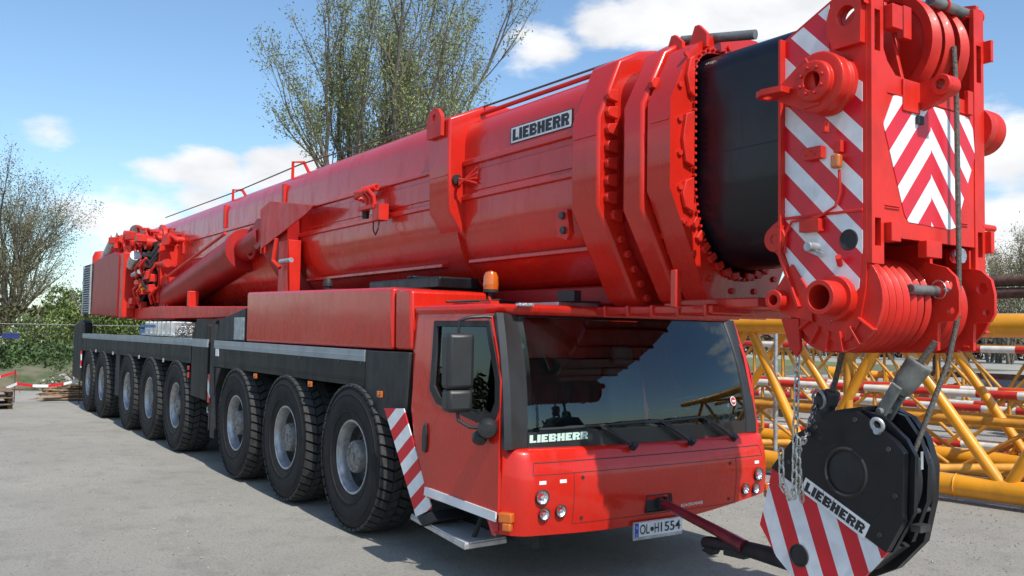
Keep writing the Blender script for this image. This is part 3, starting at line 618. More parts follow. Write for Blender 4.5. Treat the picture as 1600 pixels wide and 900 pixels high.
# step
b = MB(); st = [(-1.50, -1.29), (-.50, -1.40), (-.50, -1.06), (-1.58, -1.0)]
b.prism([(-1.58, -1.30), (-.40, -1.47), (-.42, -1.08), (-1.55, -1.02)], 'z', .325, .335); stp = b.build('step', perf, CR)
b = MB(); b.prism([(-1.585, -1.305), (-.395, -1.475), (-.415, -1.075), (-1.555, -1.015)], 'z', .285, .324); b.build('step_frame', alu, stp, bevel=.004)
b = MB(); b.tube([(-1.45, -1.25, .32), (-1.40, -1.15, .60)], .02); b.tube([(-.55, -1.3, .32), (-.50, -1.2, .62)], .02); b.build('step_bracket', blackm, CR)
# slanting striped panel between wheel and door
def striped_guard(s):
    b = MB(); P = [(-1.74, 1.25), (-1.44, 1.27), (-1.07, .47), (-1.30, .37)]
    n = (.52, -.85)
    stripes(b, P, 'y', -1.43, -1.42, (-.62, .78), .05, .20, .5)
    for v in b.v: v.y = v.y-.12*(-1.07-v.x-.37*(1.27-v.z)/.8)*1.0
    if s > 0:
        for v in b.v: v.y = -v.y
        b.f = [tuple(reversed(f)) for f in b.f]
    b.build('striped_guard', [refr, refw], CR)
for s in (-1, 1): striped_guard(s)
b = MB(); b.prism([(-1.30, .36), (-1.05, .46), (-.95, .40), (-1.2, .30)], 'y', -1.40, -1.1); b.build('step_cover', blackm, CR, bevel=.01)
# roof items: beacon, marker lamps, camera
b = MB(); b.cyl((-.83, -1.0, 2.16), (-.83, -1.0, 2.27), .022, m=1); b.lathe([(.065, 0), (.065, .02), (.05, .03)], (-.83, -1.0, 2.27), (0, 0, 1), 20, 1); b.lathe([(.062, .02), (.066, .06), (.062, .13), (.045, .165), (0, .18)], (-.83, -1.0, 2.275), (0, 0, 1), 20, 0); b.box(-.88, -.78, -1.06, -.94, 2.155, 2.185, 1); b.build('beacon', [amber, blackm], CR)
b = MB(); b.tube([(-.79, -1.02, 2.19), (-.70, -1.1, 2.22), (-.60, -1.15, 2.19)], .012); b.box(-.72, -.55, -1.18, -1.1, 2.155, 2.19); b.build('roof_bracket', redm, CR)
b = MB(); b.box(-.17, -.11, -1.20, -1.06, 2.135, 2.165); b.build('marker_lamp', chrome, CR, bevel=.008)
b = MB(); b.obox((-.25, -.62, 2.24), (.16, .12, .09), .4); b.tube([(-.3, -.6, 2.2), (-.25, -.3, 2.2), (-.1, 0, 2.18)], .01); b.tube([(-1.4, -1.1, 2.2), (-1.3, -.6, 2.23), (-1.35, -.2, 2.2)], .012); b.box(-1.45, -1.2, -1.0, .9, 2.165, 2.19); b.build('roof_camera', plast, CR, bevel=.01)
b = MB(); b.box(-.9, -.28, -.7, .6, 2.165, 2.19); b.build('roof_grating', alu, CR)

# ---- boom
def egg(hw, zt, zb, rt=.30, zm=None, n=10):
    zm = zm if zm else zb+(zt-zb)*.45; p = []
    for i in range(n+1):
        a = math.pi/2*i/n; p.append((hw-rt+rt*math.sin(a), zt-rt+rt*math.cos(a)))
    for i in range(1, n*2+1):
        a = math.pi/2*i/(n*2); p.append((hw*math.cos(a)**.85 if i < n*2 else 0, zm-(zm-zb)*math.sin(a)))
    return p+[(-y, z) for y, z in reversed(p[:-1])]
def boom_sec(name, prof, x0, x1, m):
    b = MB(); b.prism(prof, 'x', x0, x1); return b.build(name, m, CR, smooth=30)
base = boom_sec('boom_base_section', egg(.66, 4.14, 2.30), -15.2, -2.0, red)
sec2 = boom_sec('boom_telescope', egg(.61, 4.06, 2.32), -2.1, .2, red)
def ridges(parent, hw, x0, x1, specs, m=red):
    for (z, h, t) in specs:
        for s in (-1, 1):
            b = MB(); b.box(x0, x1, min(hw*s, (hw+t)*s), max(hw*s, (hw+t)*s), z-h/2, z+h/2); b.build('guide_rail', m, parent, bevel=.008)
ridges(base, .655, -11.5, -2.36, ((3.555, .05, .035), (3.20, .05, .035)))
ridges(base, .50, -6.0, -2.36, ((2.60, .04, .10),))
ridges(sec2, .605, -1.93, -.03, ((3.565, .055, .035), (3.23, .055, .035)))
ridges(sec2, .45, -1.93, -.03, ((2.62, .04, .10),))
for s in (-1, 1):
    b = MB(); y0, y1 = sorted((.655*s, .675*s)); b.box(-5.9, -2.36, y0, y1, 3.27, 3.47); b.build('cover_panel', red, base, bevel=.006)
    b = MB(); y0, y1 = sorted((.605*s, .622*s)); b.box(-1.75, -.03, y0, y1, 3.28, 3.48); b.build('cover_panel', red, sec2, bevel=.006)
b = MB(); b.box(-8.0, -2.36, -.32, .32, 2.16, 2.32); b.box(-1.94, .30, -.30, .30, 2.17, 2.34); b.build('boom_underside', redd, CR, bevel=.02)
def collar(name, pts, x0, x1, m=red, hole=None, bev=.022):
    full = pts+[(-y, z) for y, z in reversed(pts)]
    b = MB()
    if hole: b.plate(full, [hole], 'x', (x0+x1)/2, x1-x0)
    else: b.prism(full, 'x', x0, x1)
    return b.build(name, m, CR, bevel=bev)
c0 = collar('boom_collar', [(-.25, 4.20), (-.40, 4.17), (-.79, 4.0), (-.79, 3.56), (-.775, 3.10), (-.27, 2.40), (-.20, 2.34)], -2.34, -1.94)
c1 = collar('boom_collar', [(-.20, 4.20), (-.38, 4.16), (-.60, 4.05), (-.80, 3.58), (-.80, 2.90), (-.42, 2.22), (-.30, 2.13)], -.02, .31)
c2 = collar('boom_collar', [(-.18, 4.19), (-.34, 4.14), (-.54, 4.02), (-.75, 3.60), (-.75, 2.84), (-.38, 2.20), (-.28, 2.13)], .53, .74)
c3 = collar('boom_collar', [(-.16, 4.16), (-.32, 4.11), (-.53, 3.98), (-.725, 3.59), (-.725, 2.96), (-.40, 2.30), (-.30, 2.14)], .77, 1.0, hole=[(y, z) for y, z in egg(.49, 3.98, 2.37, rt=.2)])
b = MB(); b.prism(egg(.58, 4.02, 2.30), 'x', .30, .80); b.build('boom_telescope', redd, CR)
b = MB(); b.prism(egg(.455, 3.94, 2.42, rt=.16), 'x', .80, 1.86)
b.prism([(-.455, 3.20), (-.40, 3.80), (-.30, 3.93), (-.22, 3.97), (.22, 3.97), (.30, 3.93), (.40, 3.80), (.455, 3.20)], 'x', 1.15, 1.86)
b.build('boom_inner_tube', tubeb, CR, smooth=30)
# welded seam lines and lugs on collars
for c_, xa, xb, hw in ((c0, -2.345, -1.935, .795), (c1, -.025, .315, .806), (c3, .765, 1.005, .731)):
    b = MB()
    for s in (-1, 1): y0, y1 = sorted((hw*s, (hw+.004)*s)); b.box(xa+.03, xb-.03, y0, y1, 3.44, 3.452)
    b.build('weld_seam', red, c_)
for s in (-1, 1):
    b = MB(); y0, y1 = sorted((.80*s, .84*s)); b.plate([(-2.30, 3.83), (-2.02, 3.83), (-2.02, 4.02), (-2.08, 4.10), (-2.16, 4.13), (-2.24, 4.10), (-2.30, 4.02)], [circ(-2.16, 4.03, .035, 14)], 'y', (y0+y1)/2, .04); b.build('lifting_lug', redm, c0, bevel=.005)
    b = MB(); y0 = .825*s; b.plate([(-.28, 2.72), (-.16, 2.68), (-.12, 2.74), (-.16, 2.93), (-.26, 2.95), (-.30, 2.85)], [], 'y', .70*s, .05); b.cyl((-.21, .72*s, 2.88), (-.21, .75*s, 2.88), .03, m=1); b.cyl((-.19, .72*s, 2.76), (-.19, .75*s, 2.76), .03, m=1); b.build('pin_plate', [redm, darksteel], sec2)
    b = MB()
    for k in range(4): b.tube([(-1.93, .68*s, 3.40), (-1.85, .72*s, 3.40-.02*k), (-1.66, .64*s, 3.34+.05*k)], .011, 6)
    b.lathe([(0, .02), (.05, .02), (.055, 0)], (-1.93, .70*s, 3.40), (1, 0, 0), 14, 1); b.build('hose_bundle', [redm, blackm], sec2)
# fins and pipes above the collars
b = MB()
for (x0, x1, zt, y) in ((.60, .82, 4.21, -.40), (.84, 1.06, 4.22, -.40)):
    for s in (1, -1): b = MB(); b.prism([(x0, 4.0), (x1-.02, 4.0), (x1-.02, 4.10), (x0+.12, zt-.04 if s > 0 else zt-.04), (x0+.08, zt-.04)], 'y', y*s-.015, y*s+.015); b.build('guide_fin', redm, CR, bevel=.004)
b = MB(); b.cyl((.72, -.34, 4.14), (1.30, -.20, 4.06), .035); b.build('roller_pipe', pipegrey, CR)
# bolts and wear pads round the front collar
def ringbits(xf, prof, nb, r, name, parent, inner=.03, skip=None):
    b = MB(); n = len(prof); per = [0]
    for i in range(n): per.append(per[-1]+math.dist(prof[i], prof[(i+1) % n]))
    for k in range(nb):
        d = per[-1]*k/nb; i = max(j for j in range(n) if per[j] <= d); t_ = (d-per[i])/(per[i+1]-per[i]+1e-9); a = prof[i]; c = prof[(i+1) % n]
        y = a[0]+(c[0]-a[0])*t_; z = a[1]+(c[1]-a[1])*t_
        b.cyl((xf, y, z), (xf+inner, y, z), r, n=8)
    return b.build(name, redm, parent)
ringbits(1.0, egg(.505, 4.0, 2.35, rt=.2), 90, .011, 'bolt_row', c3)
ringbits(1.0, egg(.64, 4.05, 2.26, rt=.3), 22, .022, 'bolt_row', c3, .018)
b = MB()
for s in (-1, 1):
    for (z0, z1, dy) in ((3.62, 3.92, .565), (3.12, 3.52, .60), (2.80, 3.05, .60)):
        pr = [(.52*s, z0), (.52*s, z1), (dy*s, z1-.03), ((dy+.03)*s, (z0+z1)/2), (dy*s, z0+.03)]; q_ = MB(); q_.prism(pr, 'x', 1.0, 1.035); q_.build('wear_pad', redm, c3, bevel=.006)
    for a in range(9):
        t_ = math.radians(10+a*9); y = .55*math.cos(t_)*s; z = 3.05-.68*math.sin(t_)
        b.obox((1.012, y, z), (.03, .05, .075), Matrix.Rotation(s*(t_), 3, 'X'))
b.build('pad_retainer', redm, c3, bevel=.006)
for xx, cc_, hw in ((.31, c1, .70), (.74, c2, .66)):
    b = MB()
    for s in (-1, 1):
        for k in range(8):
            z = 3.75-.13*k; y = hw if z > 2.95 else hw-(2.95-z)*.55
            b = MB(); b.prism([((y-.06)*s, z-.05), ((y+.03)*s, z-.035), ((y+.045)*s, z), ((y+.03)*s, z+.035), ((y-.06)*s, z+.05)], 'x', xx, xx+.045); b.build('wear_pad', redm, cc_, bevel=.006)
        for k in range(5):
            z = 2.66-.11*k; y = hw-.12-(2.66-z)*.62
            b = MB(); b.cyl((xx, y*s, z), (xx+.04, y*s, z), .03, n=10); b.build('pad_bolt', redm, cc_, bevel=.006)
b = MB(); b.box(-.1, 1.15, -.46, .46, 2.09, 2.15); b.box(.55, 1.45, -.34, .34, 2.13, 2.20)
for k in range(5): b.box(.0+.27*k, .03+.27*k, -.48, .48, 2.07, 2.16)
b.box(.88, .94, -.60, -.54, 2.13, 2.40)
b.build('collar_foot', red, CR, bevel=.01)
# name plate on boom telescope
for s in (-1, 1):
    b = MB(); zc = 3.695; y = .612
    b.box(-1.14, -.24, min(y*s, (y+.006)*s), max(y*s, (y+.006)*s), 3.625, 3.775, 0); b.box(-1.125, -.255, min((y+.0065)*s, (y+.009)*s), max((y+.0065)*s, (y+.009)*s), 3.632, 3.768, 1)
    np_ = b.build('name_plate', [inkb, plw], sec2)
    b = MB()
    if s < 0: slab_text(b, 'LIEBHERR', (-1.10, -(y+.011), 3.648), (1, 0, 0), (0, 0, 1), .104, .82)
    else: slab_text(b, 'LIEBHERR', (-.28, (y+.011), 3.648), (-1, 0, 0), (0, 0, 1), .104, .82)
    b.build('lettering', inkb, np_, smooth=0)
# valve block with hoses on the base section
b = MB(); b.box(-3.85, -3.45, -.86, -.70, 3.28, 3.32); b.box(-3.50, -3.34, -.84, -.72, 3.14, 3.32)
for k in range(3): b.tube([(-3.75+.1*k, -.78, 3.30), (-3.75+.1*k, -.80, 3.42), (-3.85+.1*k, -.82, 3.50), (-4.05, -.80, 3.52-.03*k), (-4.0, -.72, 3.42), (-3.75, -.69, 3.45)], .022, 8)
for k in range(9): b.torus((-3.9+.04*k, -.76, 3.53), (1, 0, 0), .03, .012, 10, 6)
b.cyl((-3.8, -.78, 3.28), (-3.8, -.78, 3.20), .04, m=1); b.cyl((-3.6, -.78, 3.28), (-3.6, -.78, 3.22), .035, m=2); b.tube([(-3.4, -.80, 3.15), (-3.38, -.82, 3.05), (-3.45, -.82, 2.98), (-3.55, -.8, 3.05), (-3.55, -.8, 3.14)], .008, 6, 1)
b.build('valve_block', [redm, blackm, galv], CR, bevel=.004)
b = MB()
for x, h in ((-9.5, .20), (-6.75, .26)):
    b.tube([(x, -.55, 3.98), (x, -.55, 4.05+h), (x+.08, -.42, 4.05+h), (x+.35, -.42, 4.08)], .025, 6)
    b.box(x-.03, x+.05, -.69, -.64, 3.60, 3.98)
b.build('rope_guide', redm, CR)
b = MB(); b.tube([(-14.5, -.45, 4.28), (-9.5, -.48, 4.235), (-6.7, -.46, 4.28), (-2.3, -.40, 4.17), (-.02, -.36, 4.16)], .010, 6); b.build('hoist_rope', rope, CR)
b = MB(); b.tube([(-2.0, -.42, 4.09), (-.02, -.40, 4.09)], .022, 8); b.build('top_rail', redm, CR)
# support bracket on the base section, with wing plate
b = MB(); pts = [(-.72, 3.55), (-.84, 3.40), (-.84, 3.02), (-.38, 2.36)]
b.prism(pts+[(-y, z) for y, z in reversed(pts)], 'x', -7.1, -6.1); b.build('boom_bracket', redd, CR, bevel=.02)
for s in (-1, 1):
    b = MB(); y = .90*s
    b.prism([(-7.0, 3.62), (-6.6, 3.70), (-5.0, 3.47), (-5.2, 3.40), (-6.9, 3.06)], 'y', min(y, y+.02*s), max(y, y+.02*s)); b.prism([(-7.0, 3.62), (-6.95, 3.62), (-6.95, 3.0), (-7.0, 3.0)], 'y', min(y, .6*s), max(y, .6*s)); b.box(-6.3, -5.95, min(.70*s, .88*s), max(.70*s, .88*s), 2.42, 3.12)
    b.tube([(-6.2, .95*s, 3.15), (-6.25, .97*s, 2.85), (-6.1, .93*s, 2.75)], .03)
    b.build('bracket_wing', redm, CR, bevel=.006)
    b = MB(); b.cyl((-5.95, -.98*s*-1, 2.82), (-5.55, -.98*s*-1, 2.82), .03); b.build('bracket_pin', galv, CR)
# lift cylinders
for s in (-1, 1):
    b = MB(); y = .72*s; b.cyl((-12.3, y, 2.52), (-8.3, y, 3.12), .30, n=32); b.cyl((-8.3, y, 3.12), (-8.15, y, 3.14), .33, n=32); b.cyl((-8.15, y, 3.14), (-7.2, y, 3.28), .20, n=24)
    b.cyl((-12.3, y-.25, 2.50), (-12.3, y+.25, 2.50), .26, n=24); b.cyl((-7.2, y-.16, 3.3), (-7.2, y+.16, 3.3), .22, n=24); b.torus((-7.6, y-.1, 3.2), (0, 1, 0), .22, .03)
    b.build('lift_cylinder', redd, CR)
    b = MB(); b.tube([(-12.0, y-.28*1, 2.85), (-8.6, y-.20, 3.42)], .025, 8); b.build('cylinder_line', redm, CR)
# ---- superstructure
b = MB(); b.lathe([(0, 0), (1.15, 0), (1.15, .12), (1.0, .14), (1.0, .30), (0, .30)], (-12.7, 0, 1.78), (0, 0, 1), 48); b.build('slewing_ring', darksteel, CR)
b = MB()
for s in (-1, 1):
    y0, y1 = sorted((1.10*s, .95*s)); b.prism([(-14.4, 2.10), (-6.6, 2.10), (-6.6, 2.24), (-11.5, 2.32), (-14.4, 2.32)], 'y', y0, y1); b.box(-10.0, -9.9, y0-.01, y1+.01, 2.28, 2.55)
b.box(-14.4, -11.2, -1.0, 1.0, 2.08, 2.20); b.box(-8.8, -6.6, -.95, .95, 2.08, 2.16); b.build('slewing_platform', redm, CR, bevel=.012)
for s in (-1, 1):
    b = MB(); b.plate([(-14.0, 2.32), (-12.8, 2.32), (-12.6, 2.9), (-12.9, 3.45), (-13.4, 3.72), (-14.1, 3.6), (-13.9, 3.0), (-13.5, 2.7)], [circ(-13.45, 3.35, .14)], 'y', .96*s, .08)
    b.prism([(-12.75, 2.32), (-12.0, 2.32), (-12.05, 2.88), (-12.3, 2.95), (-12.6, 2.85)], 'y', .93*s-.02, .93*s+.02); b.build('side_frame', redm, CR, bevel=.012)
    b = MB(); b.box(-12.95, -12.55, min(.55*s, 1.0*s), max(.55*s, 1.0*s), 2.4, 3.55); b.build('boom_foot', redm, CR, bevel=.02)
    b = MB(); b.tube([(-14.3, 1.05*s, 3.18), (-11.9, 1.02*s, 3.12)], .05); b.cyl((-11.95, 1.02*s, 3.12), (-11.75, 1.02*s, 3.12), .08); b.build('cross_tube', redm, CR)
for s in (-1, 1):
    b = MB(); y0, y1 = sorted((1.36*s, .75*s)); b.prism([(-17.45, 2.20), (-14.45, 2.14), (-14.40, 3.42), (-15.0, 3.52), (-17.3, 3.45)], 'y', y0, y1); eh = b.build('engine_housing', redd, CR, bevel=.03)
    b = MB(); y0, y1 = sorted((1.37*s, .8*s)); b.box(-18.5, -17.47, y0, y1, 2.22, 3.40)
    yo = 1.37*s
    for k in range(20): b.prism([(2.27+.055*k, 0), (2.30+.055*k, 0)], 'y', 0, 0) if False else b.obox((-17.98, yo+.012*s, 2.28+.055*k), (.92, .022, .018), Matrix.Rotation(.5*s, 3, 'X'), 1)
    b.box(-18.5, -18.44, min(yo, yo+.03*s), max(yo, yo+.03*s), 2.22, 3.40, 1); b.box(-17.53, -17.47, min(yo, yo+.03*s), max(yo, yo+.03*s), 2.22, 3.40, 1)
    b.build('radiator_grille', [bluep if False else blackm, galv], CR)
b = MB(); b.box(-18.4, -14.5, -.75, .75, 2.15, 3.2); b.build('counterweight', redm, CR, bevel=.03)
b = MB()
for s in (-1, 1): b.box(-14.39, -14.05, min(1.34*s, 1.1*s), max(1.34*s, 1.1*s), 2.12, 3.45)
b.build('corner_post', redm, CR, bevel=.02)
b = MB(); b.lathe([(0, -.75), (.30, -.75), (.30, -.68), (.24, -.66), (.24, .66), (.30, .68), (.30, .75), (0, .75)], (-13.6, 0, 3.72), (0, 1, 0), 28); b.lathe([(0, -.8), (.32, -.8), (.32, -.72), (.22, -.70), (.22, .70), (.32, .72), (.32, .8), (0, .8)], (-14.9, 0, 3.75), (0, 1, 0), 28); b.build('winch_drum', redm, CR)
rnd = random.Random(11)
b = MB()
for k in range(60):
    x = rnd.uniform(-16.0, -12.0); y = rnd.uniform(-1.25, -.5); z = 3.45+.42*rnd.random()*(1 if x < -12.6 else .5)
    if rnd.random() < .45: b.obox((x, y, z), (rnd.uniform(.1, .3), rnd.uniform(.08, .2), rnd.uniform(.1, .25)), rnd.uniform(-.6, .6))
    elif rnd.random() < .5: b.cyl((x, y-.1, z), (x, y+.1, z), rnd.uniform(.06, .16), n=14)
    else: b.tube([(x, y, z), (x+.2, y-.08, z+.12), (x+.45, y, z+rnd.uniform(-.1, .1))], .03, 6)
b.build('winch_frame', redm, CR, bevel=.008)
b = MB(); b.torus((-15.6, -1.1, 3.72), (.2, 1, 0), .18, .06, 20, 8); b.torus((-14.6, -1.15, 3.70), (-.2, 1, 0.1), .2, .05, 20, 8)
b.build('sheave_guard', redm, CR)
b = MB()
for k in range(34):
    x = rnd.uniform(-14.0, -12.6); y = rnd.uniform(-1.22, -1.0); z = rnd.uniform(2.35, 3.0)
    if k % 3: b.obox((x, y, z), (rnd.uniform(.1, .35), .12, rnd.uniform(.06, .2)), 0)
    else: b.tube([(x, y, z), (x+.15, y-.08, z+.15), (x+.3, y, z+.3)], .03, 6)
b.build('hydraulic_block', redm, CR, bevel=.006)
b = MB(); b.box(-14.05, -12.7, -1.0, -.5, 2.35, 3.6)
for k in range(9):
    x = rnd.uniform(-14.0, -13.1); z = rnd.uniform(2.5, 3.45); b.tube([(x, -1.05, z), (x+.2, -1.2, z+rnd.uniform(-.1, .2)), (x+.45, -1.12, z-.1), (x+.55, -1.02, z+.1)], .035, 8)
b.build('hose_bundle', blackm, CR)
b = MB(); b.cyl((-13.95, -1.2, 3.18), (-13.4, -1.25, 3.35), .10, n=16); b.cyl((-13.8, -1.2, 2.98), (-13.1, -1.22, 3.02), .05); b.build('filter_canister', galv, CR)
b = MB(); b.box(-13.15, -12.95, -1.22, -1.1, 2.62, 2.80); b.build('grease_pump', yellowp, CR, bevel=.01)
b = MB(); b.cyl((-17.6, -1.05, 3.42), (-15.8, -1.1, 3.95), .17, n=24); b.cyl((-15.8, -1.1, 3.95), (-15.6, -1.1, 4.0), .10); b.build('exhaust_silencer', galv, CR)
b = MB(); b.cyl((-17.3, -.7, 3.5), (-16.0, -.7, 4.1), .16, n=24); b.build('exhaust_silencer', blackm, CR)
b = MB(); b.lathe([(0, .2), (.15, .17), (.2, .05), (.2, -.2), (0, -.2)], (-17.9, -1.1, 3.55), (0, 0, 1), 18); b.build('air_intake', redm, CR)

# ---- boom head
HX0, HX1 = 1.87, 2.45
head_out = [(1.87, 3.78), (2.22, 3.94), (2.24, 4.06), (2.34, 4.12), (2.45, 4.10), (2.45, 2.40), (2.44, 2.22), (2.40, 2.02), (2.34, 1.93), (2.27, 1.90), (2.20, 1.93), (2.13, 2.0), (1.92, 2.33), (1.875, 2.43)]
for s in (-1, 1):
    b = MB(); b.plate(head_out, [circ(2.35, 3.80, .06), circ(2.32, 2.475, .055)], 'y', .585*s, .035); hs = b.build('head_side_plate', redm, CR, bevel=.004)
    # striped reflective sheet
    y0, y1 = sorted((.6035*s, .6065*s))
    zone = [(1.885, 3.765), (2.21, 3.915), (2.21, 3.50), (2.43, 3.40), (2.43, 2.45), (2.40, 2.22), (2.13, 2.06), (1.93, 2.34), (1.885, 2.45)]
    b = MB()
    for poly in ([(1.885, 3.765), (2.205, 3.915), (2.205, 2.02), (2.13, 2.06), (1.93, 2.34), (1.885, 2.45)], [(2.205, 3.56), (2.425, 3.40), (2.425, 2.45), (2.40, 2.22), (2.205, 2.02)]):
        stripes(b, poly, 'y', y0, y1, (.7071, .7071), (3.545+1.875)*.7071, .292*.7071, .47)
    b.build('striped_sheet', [refr, refw], hs, smooth=0)
    b = MB()   # rim flanges
    y0, y1 = sorted((.60*s, .65*s)); b.box(1.865, 1.885, y0, y1, 2.43, 3.78); b.box(1.89, 2.43, min(.6065*s, .618*s), max(.6065*s, .618*s), 2.655, 2.672)
    b.prism([(1.865, 2.43), (1.885, 2.435), (2.02, 2.12), (2.0, 2.11)], 'y', y0, y1); b.build('edge_flange', redm, hs, bevel=.003)
    b = MB(); b.lathe([(0, .607), (.050, .607), (.056, .611), (.062, .607)], (2.335, 0, 2.50), (0, s, 0), 24); b.build('hole_shade_disc', blackm, hs)  # black disc on the striped sheet, painting the dark inside of a hole
    # upper big boss with arm
    b = MB(); c = (2.22, 0, 3.42); Y = s
    b.lathe([(0, .60), (.180, .60), (.180, .64), (.165, .655), (.165, .68), (.180, .685), (.180, .74), (.165, .75), (.120, .75), (.120, .785), (.105, .795), (.056, .795), (.056, .62), (0, .62)], c, (0, Y, 0), 48)
    for k in range(8):
        a = 2*math.pi*k/8+.3; b.cyl((2.22+.08*math.cos(a), .795*Y, 3.42+.08*math.sin(a)), (2.22+.08*math.cos(a), .81*Y, 3.42+.08*math.sin(a)), .011, n=6)
    b.prism([(2.215, 3.20), (2.245, 3.20), (2.245, 3.13), (2.215, 3.13)], 'y', min(.66*Y, .70*Y), max(.66*Y, .70*Y))
    b.build('upper_boss', redm, hs, bevel=.004)
    b = MB(); q = [(2.15, 3.58), (1.98, 3.46), (1.95, 3.36), (2.12, 3.27), (2.25, 3.28), (2.2, 3.5)]
    b.prism(q, 'y', min(.70*Y, .76*Y), max(.70*Y, .76*Y)); b.plate([(2.06, .70*Y), (2.06, .86*Y), (1.93, .88*Y), (1.86, .85*Y), (1.845, .79*Y), (1.86, .73*Y), (1.93, .69*Y)], [circ(1.91, .79*Y, .035, 16)], 'z', 3.40, .035); b.tube([(1.90, .62*Y, 3.36), (2.12, .68*Y, 3.52)], .012); b.build('pendant_arm', redm, hs, bevel=.006)
    b = MB(); b.plate([(2.26, 3.62), (2.44, 3.62), (2.445, 3.93)]+[(2.345+.13*math.cos(a), 3.80+.13*math.sin(a)) for a in (.3, .7, 1.1, 1.6, 2.1, 2.6, 3.1)]+[(2.215, 3.72)], [circ(2.345, 3.80, .06)], 'y', .625*s, .045); b.build('top_lug', redm, hs, bevel=.005)
    b = MB(); b.pipe((2.26, .60*Y, 2.165), (2.26, .78*Y, 2.165), .10, .072); b.pipe((2.26, .60*Y, 2.165), (2.26, .66*Y, 2.165), .13, .09, n=32); b.lathe([(0, .62), (.074, .62)], (2.26, 0, 2.165), (0, Y, 0), 20, 1); b.build('lower_boss', [redm, redd], hs, bevel=.003)
    b = MB(); b.lathe([(0, .59), (.30, .59), (.30, .56), (0, .56)], (2.24, 0, 2.16), (0, Y, 0), 40)
    for k in range(6):
        a = math.radians(215+22*k); d = Vector((math.cos(a), 0, math.sin(a))); p0 = Vector((2.24, .595*Y, 2.16))+d*.20; p1 = Vector((2.24, .595*Y, 2.16))+d*.30
        b.obox((p0+p1)/2, (.12, .05, .014), Matrix.Rotation(-a, 3, 'Y'))
    b.build('sheave_guard', redm, hs, bevel=.003)
    b = MB(); b.plate([(1.87, 2.42), (1.79, 2.50), (1.80, 2.62), (1.87, 2.66)], [], 'y', .61*s, .05); b.lathe([(.03, -.03), (.08, -.03), (.08, .03), (.03, .03)], (1.83, .61*s, 2.54), (0, 1, 0), 20); b.build('rear_lug', redm, hs, bevel=.004)
    b = MB(); b.plate([(1.95, 2.38), (1.83, 2.23), (1.81, 2.14), (1.87, 2.08), (2.10, 2.03), (2.08, 2.2)], [circ(1.87, 2.16, .03, 14)], 'y', .60*s, .05); b.pipe((1.87, .57*s, 2.16), (1.87, .70*s, 2.16), .062, .032); b.build('rear_lug', redm, hs, bevel=.004)
    b = MB(); b.obox((2.12, .635*s, 3.03), (.13, .045, .075), 0); b.obox((2.10, .635*s, 2.60), (.14, .05, .075), 0)
    for k in range(4): b.cyl((2.08+.03*k, .66*s, 3.02+.02*(k % 2)), (2.08+.03*k, .666*s, 3.02+.02*(k % 2)), .006, n=6)
    b.obox((2.285, .63*s, 3.045), (.05, .03, .07), 0); b.build('mounting_block', redm, hs, bevel=.004)
    b = MB(); b.obox((2.29, .655*s, 2.955), (.06, .05, .085), 0); b.build('side_marker', amber, hs, bevel=.015)
    b = MB(); b.tube([(2.29, .63*s, 2.91), (2.29, .625*s, 2.78), (2.26, .625*s, 2.70), (2.15, .625*s, 2.65), (1.95, .625*s, 2.64), (1.90, .625*s, 2.56), (1.90, .625*s, 2.45)], .009, 6); b.build('cable', redm, hs)
    b = MB(); b.cyl((2.12, .60*s, 2.47), (2.12, .70*s, 2.47), .028); b.obox((2.13, .64*s, 2.44), (.12, .012, .03), Matrix.Rotation(.4, 3, 'Y')); b.build('locking_pin', galv, hs, bevel=.003)
    b = MB(); b.tube([(2.28, .61*s, 2.36), (2.31, .67*s, 2.40)], .018); b.build('stop_pin', redm, hs)
# front frame
for s in (-1, 1):
    b = MB(); y0, y1 = sorted((.60*s, .485*s))
    b.plate([(y0, 2.36), (y1, 2.36), (y1, 4.05), (y0, 4.05)], [[(y0+.03, 3.58), (y1-.03, 3.58), (y1-.03, 3.82), (y0+.03, 3.82)], [(y0+.03, 2.46), (y1-.03, 2.46), (y1-.03, 2.62), (y0+.03, 2.62)]], 'x', 2.465, .03)
    b.box(2.46, 2.475, y0+.01 if s > 0 else y1-.02, y1-.01 if s < 0 else y0+.03, 3.6, 3.64)
    b.box(2.44, 2.52, (.60 if s > 0 else -.47), (.64 if s > 0 else -.38), 2.49 if s < 0 else 2.49, 2.63 if s > 0 else 2.60)
    b.box(2.46, 2.53, (.60 if s > 0 else -.47), (.63 if s > 0 else -.37), 3.72, 3.86); b.build('front_post', redm, CR, bevel=.004)
b = MB(); b.plate([(-.484, 2.60), (-.30, 2.52), (.484, 2.52), (.484, 3.46), (.46, 3.44), (-.36, 3.47), (-.44, 3.54), (-.484, 3.62)], [], 'x', 2.46, .03)
b.box(2.475, 2.482, -.44, .44, 3.352, 3.362)
for (y, z) in ((-.40, 2.70), (-.40, 2.685), (.33, 2.66), (.33, 2.645)): b.box(2.475, 2.483, y-.07, y+.07, z-.004, z+.004)
b.box(2.46, 2.52, -.12, .04, 2.42, 2.52); b.box(2.47, 2.50, .38, .44, 3.35, 3.50)
b.build('front_plate', redm, CR, bevel=.005)
V = [(-.485, 3.165), (-.385, 3.345), (-.335, 3.355), (.46, 3.335), (.49, 3.10), (.27, 2.63), (.20, 2.61), (-.24, 2.62), (-.28, 2.66)]
b = MB()
for s in (-1, 1):
    half = clip(V, (1, 0), -.005, s)
    stripes(b, half, 'x', 2.4755, 2.479, (-1.1*-s, 1), 3.07-.0055*-s, .288, .47)
b.build('chevron_board', [refr, refw], CR, smooth=0)
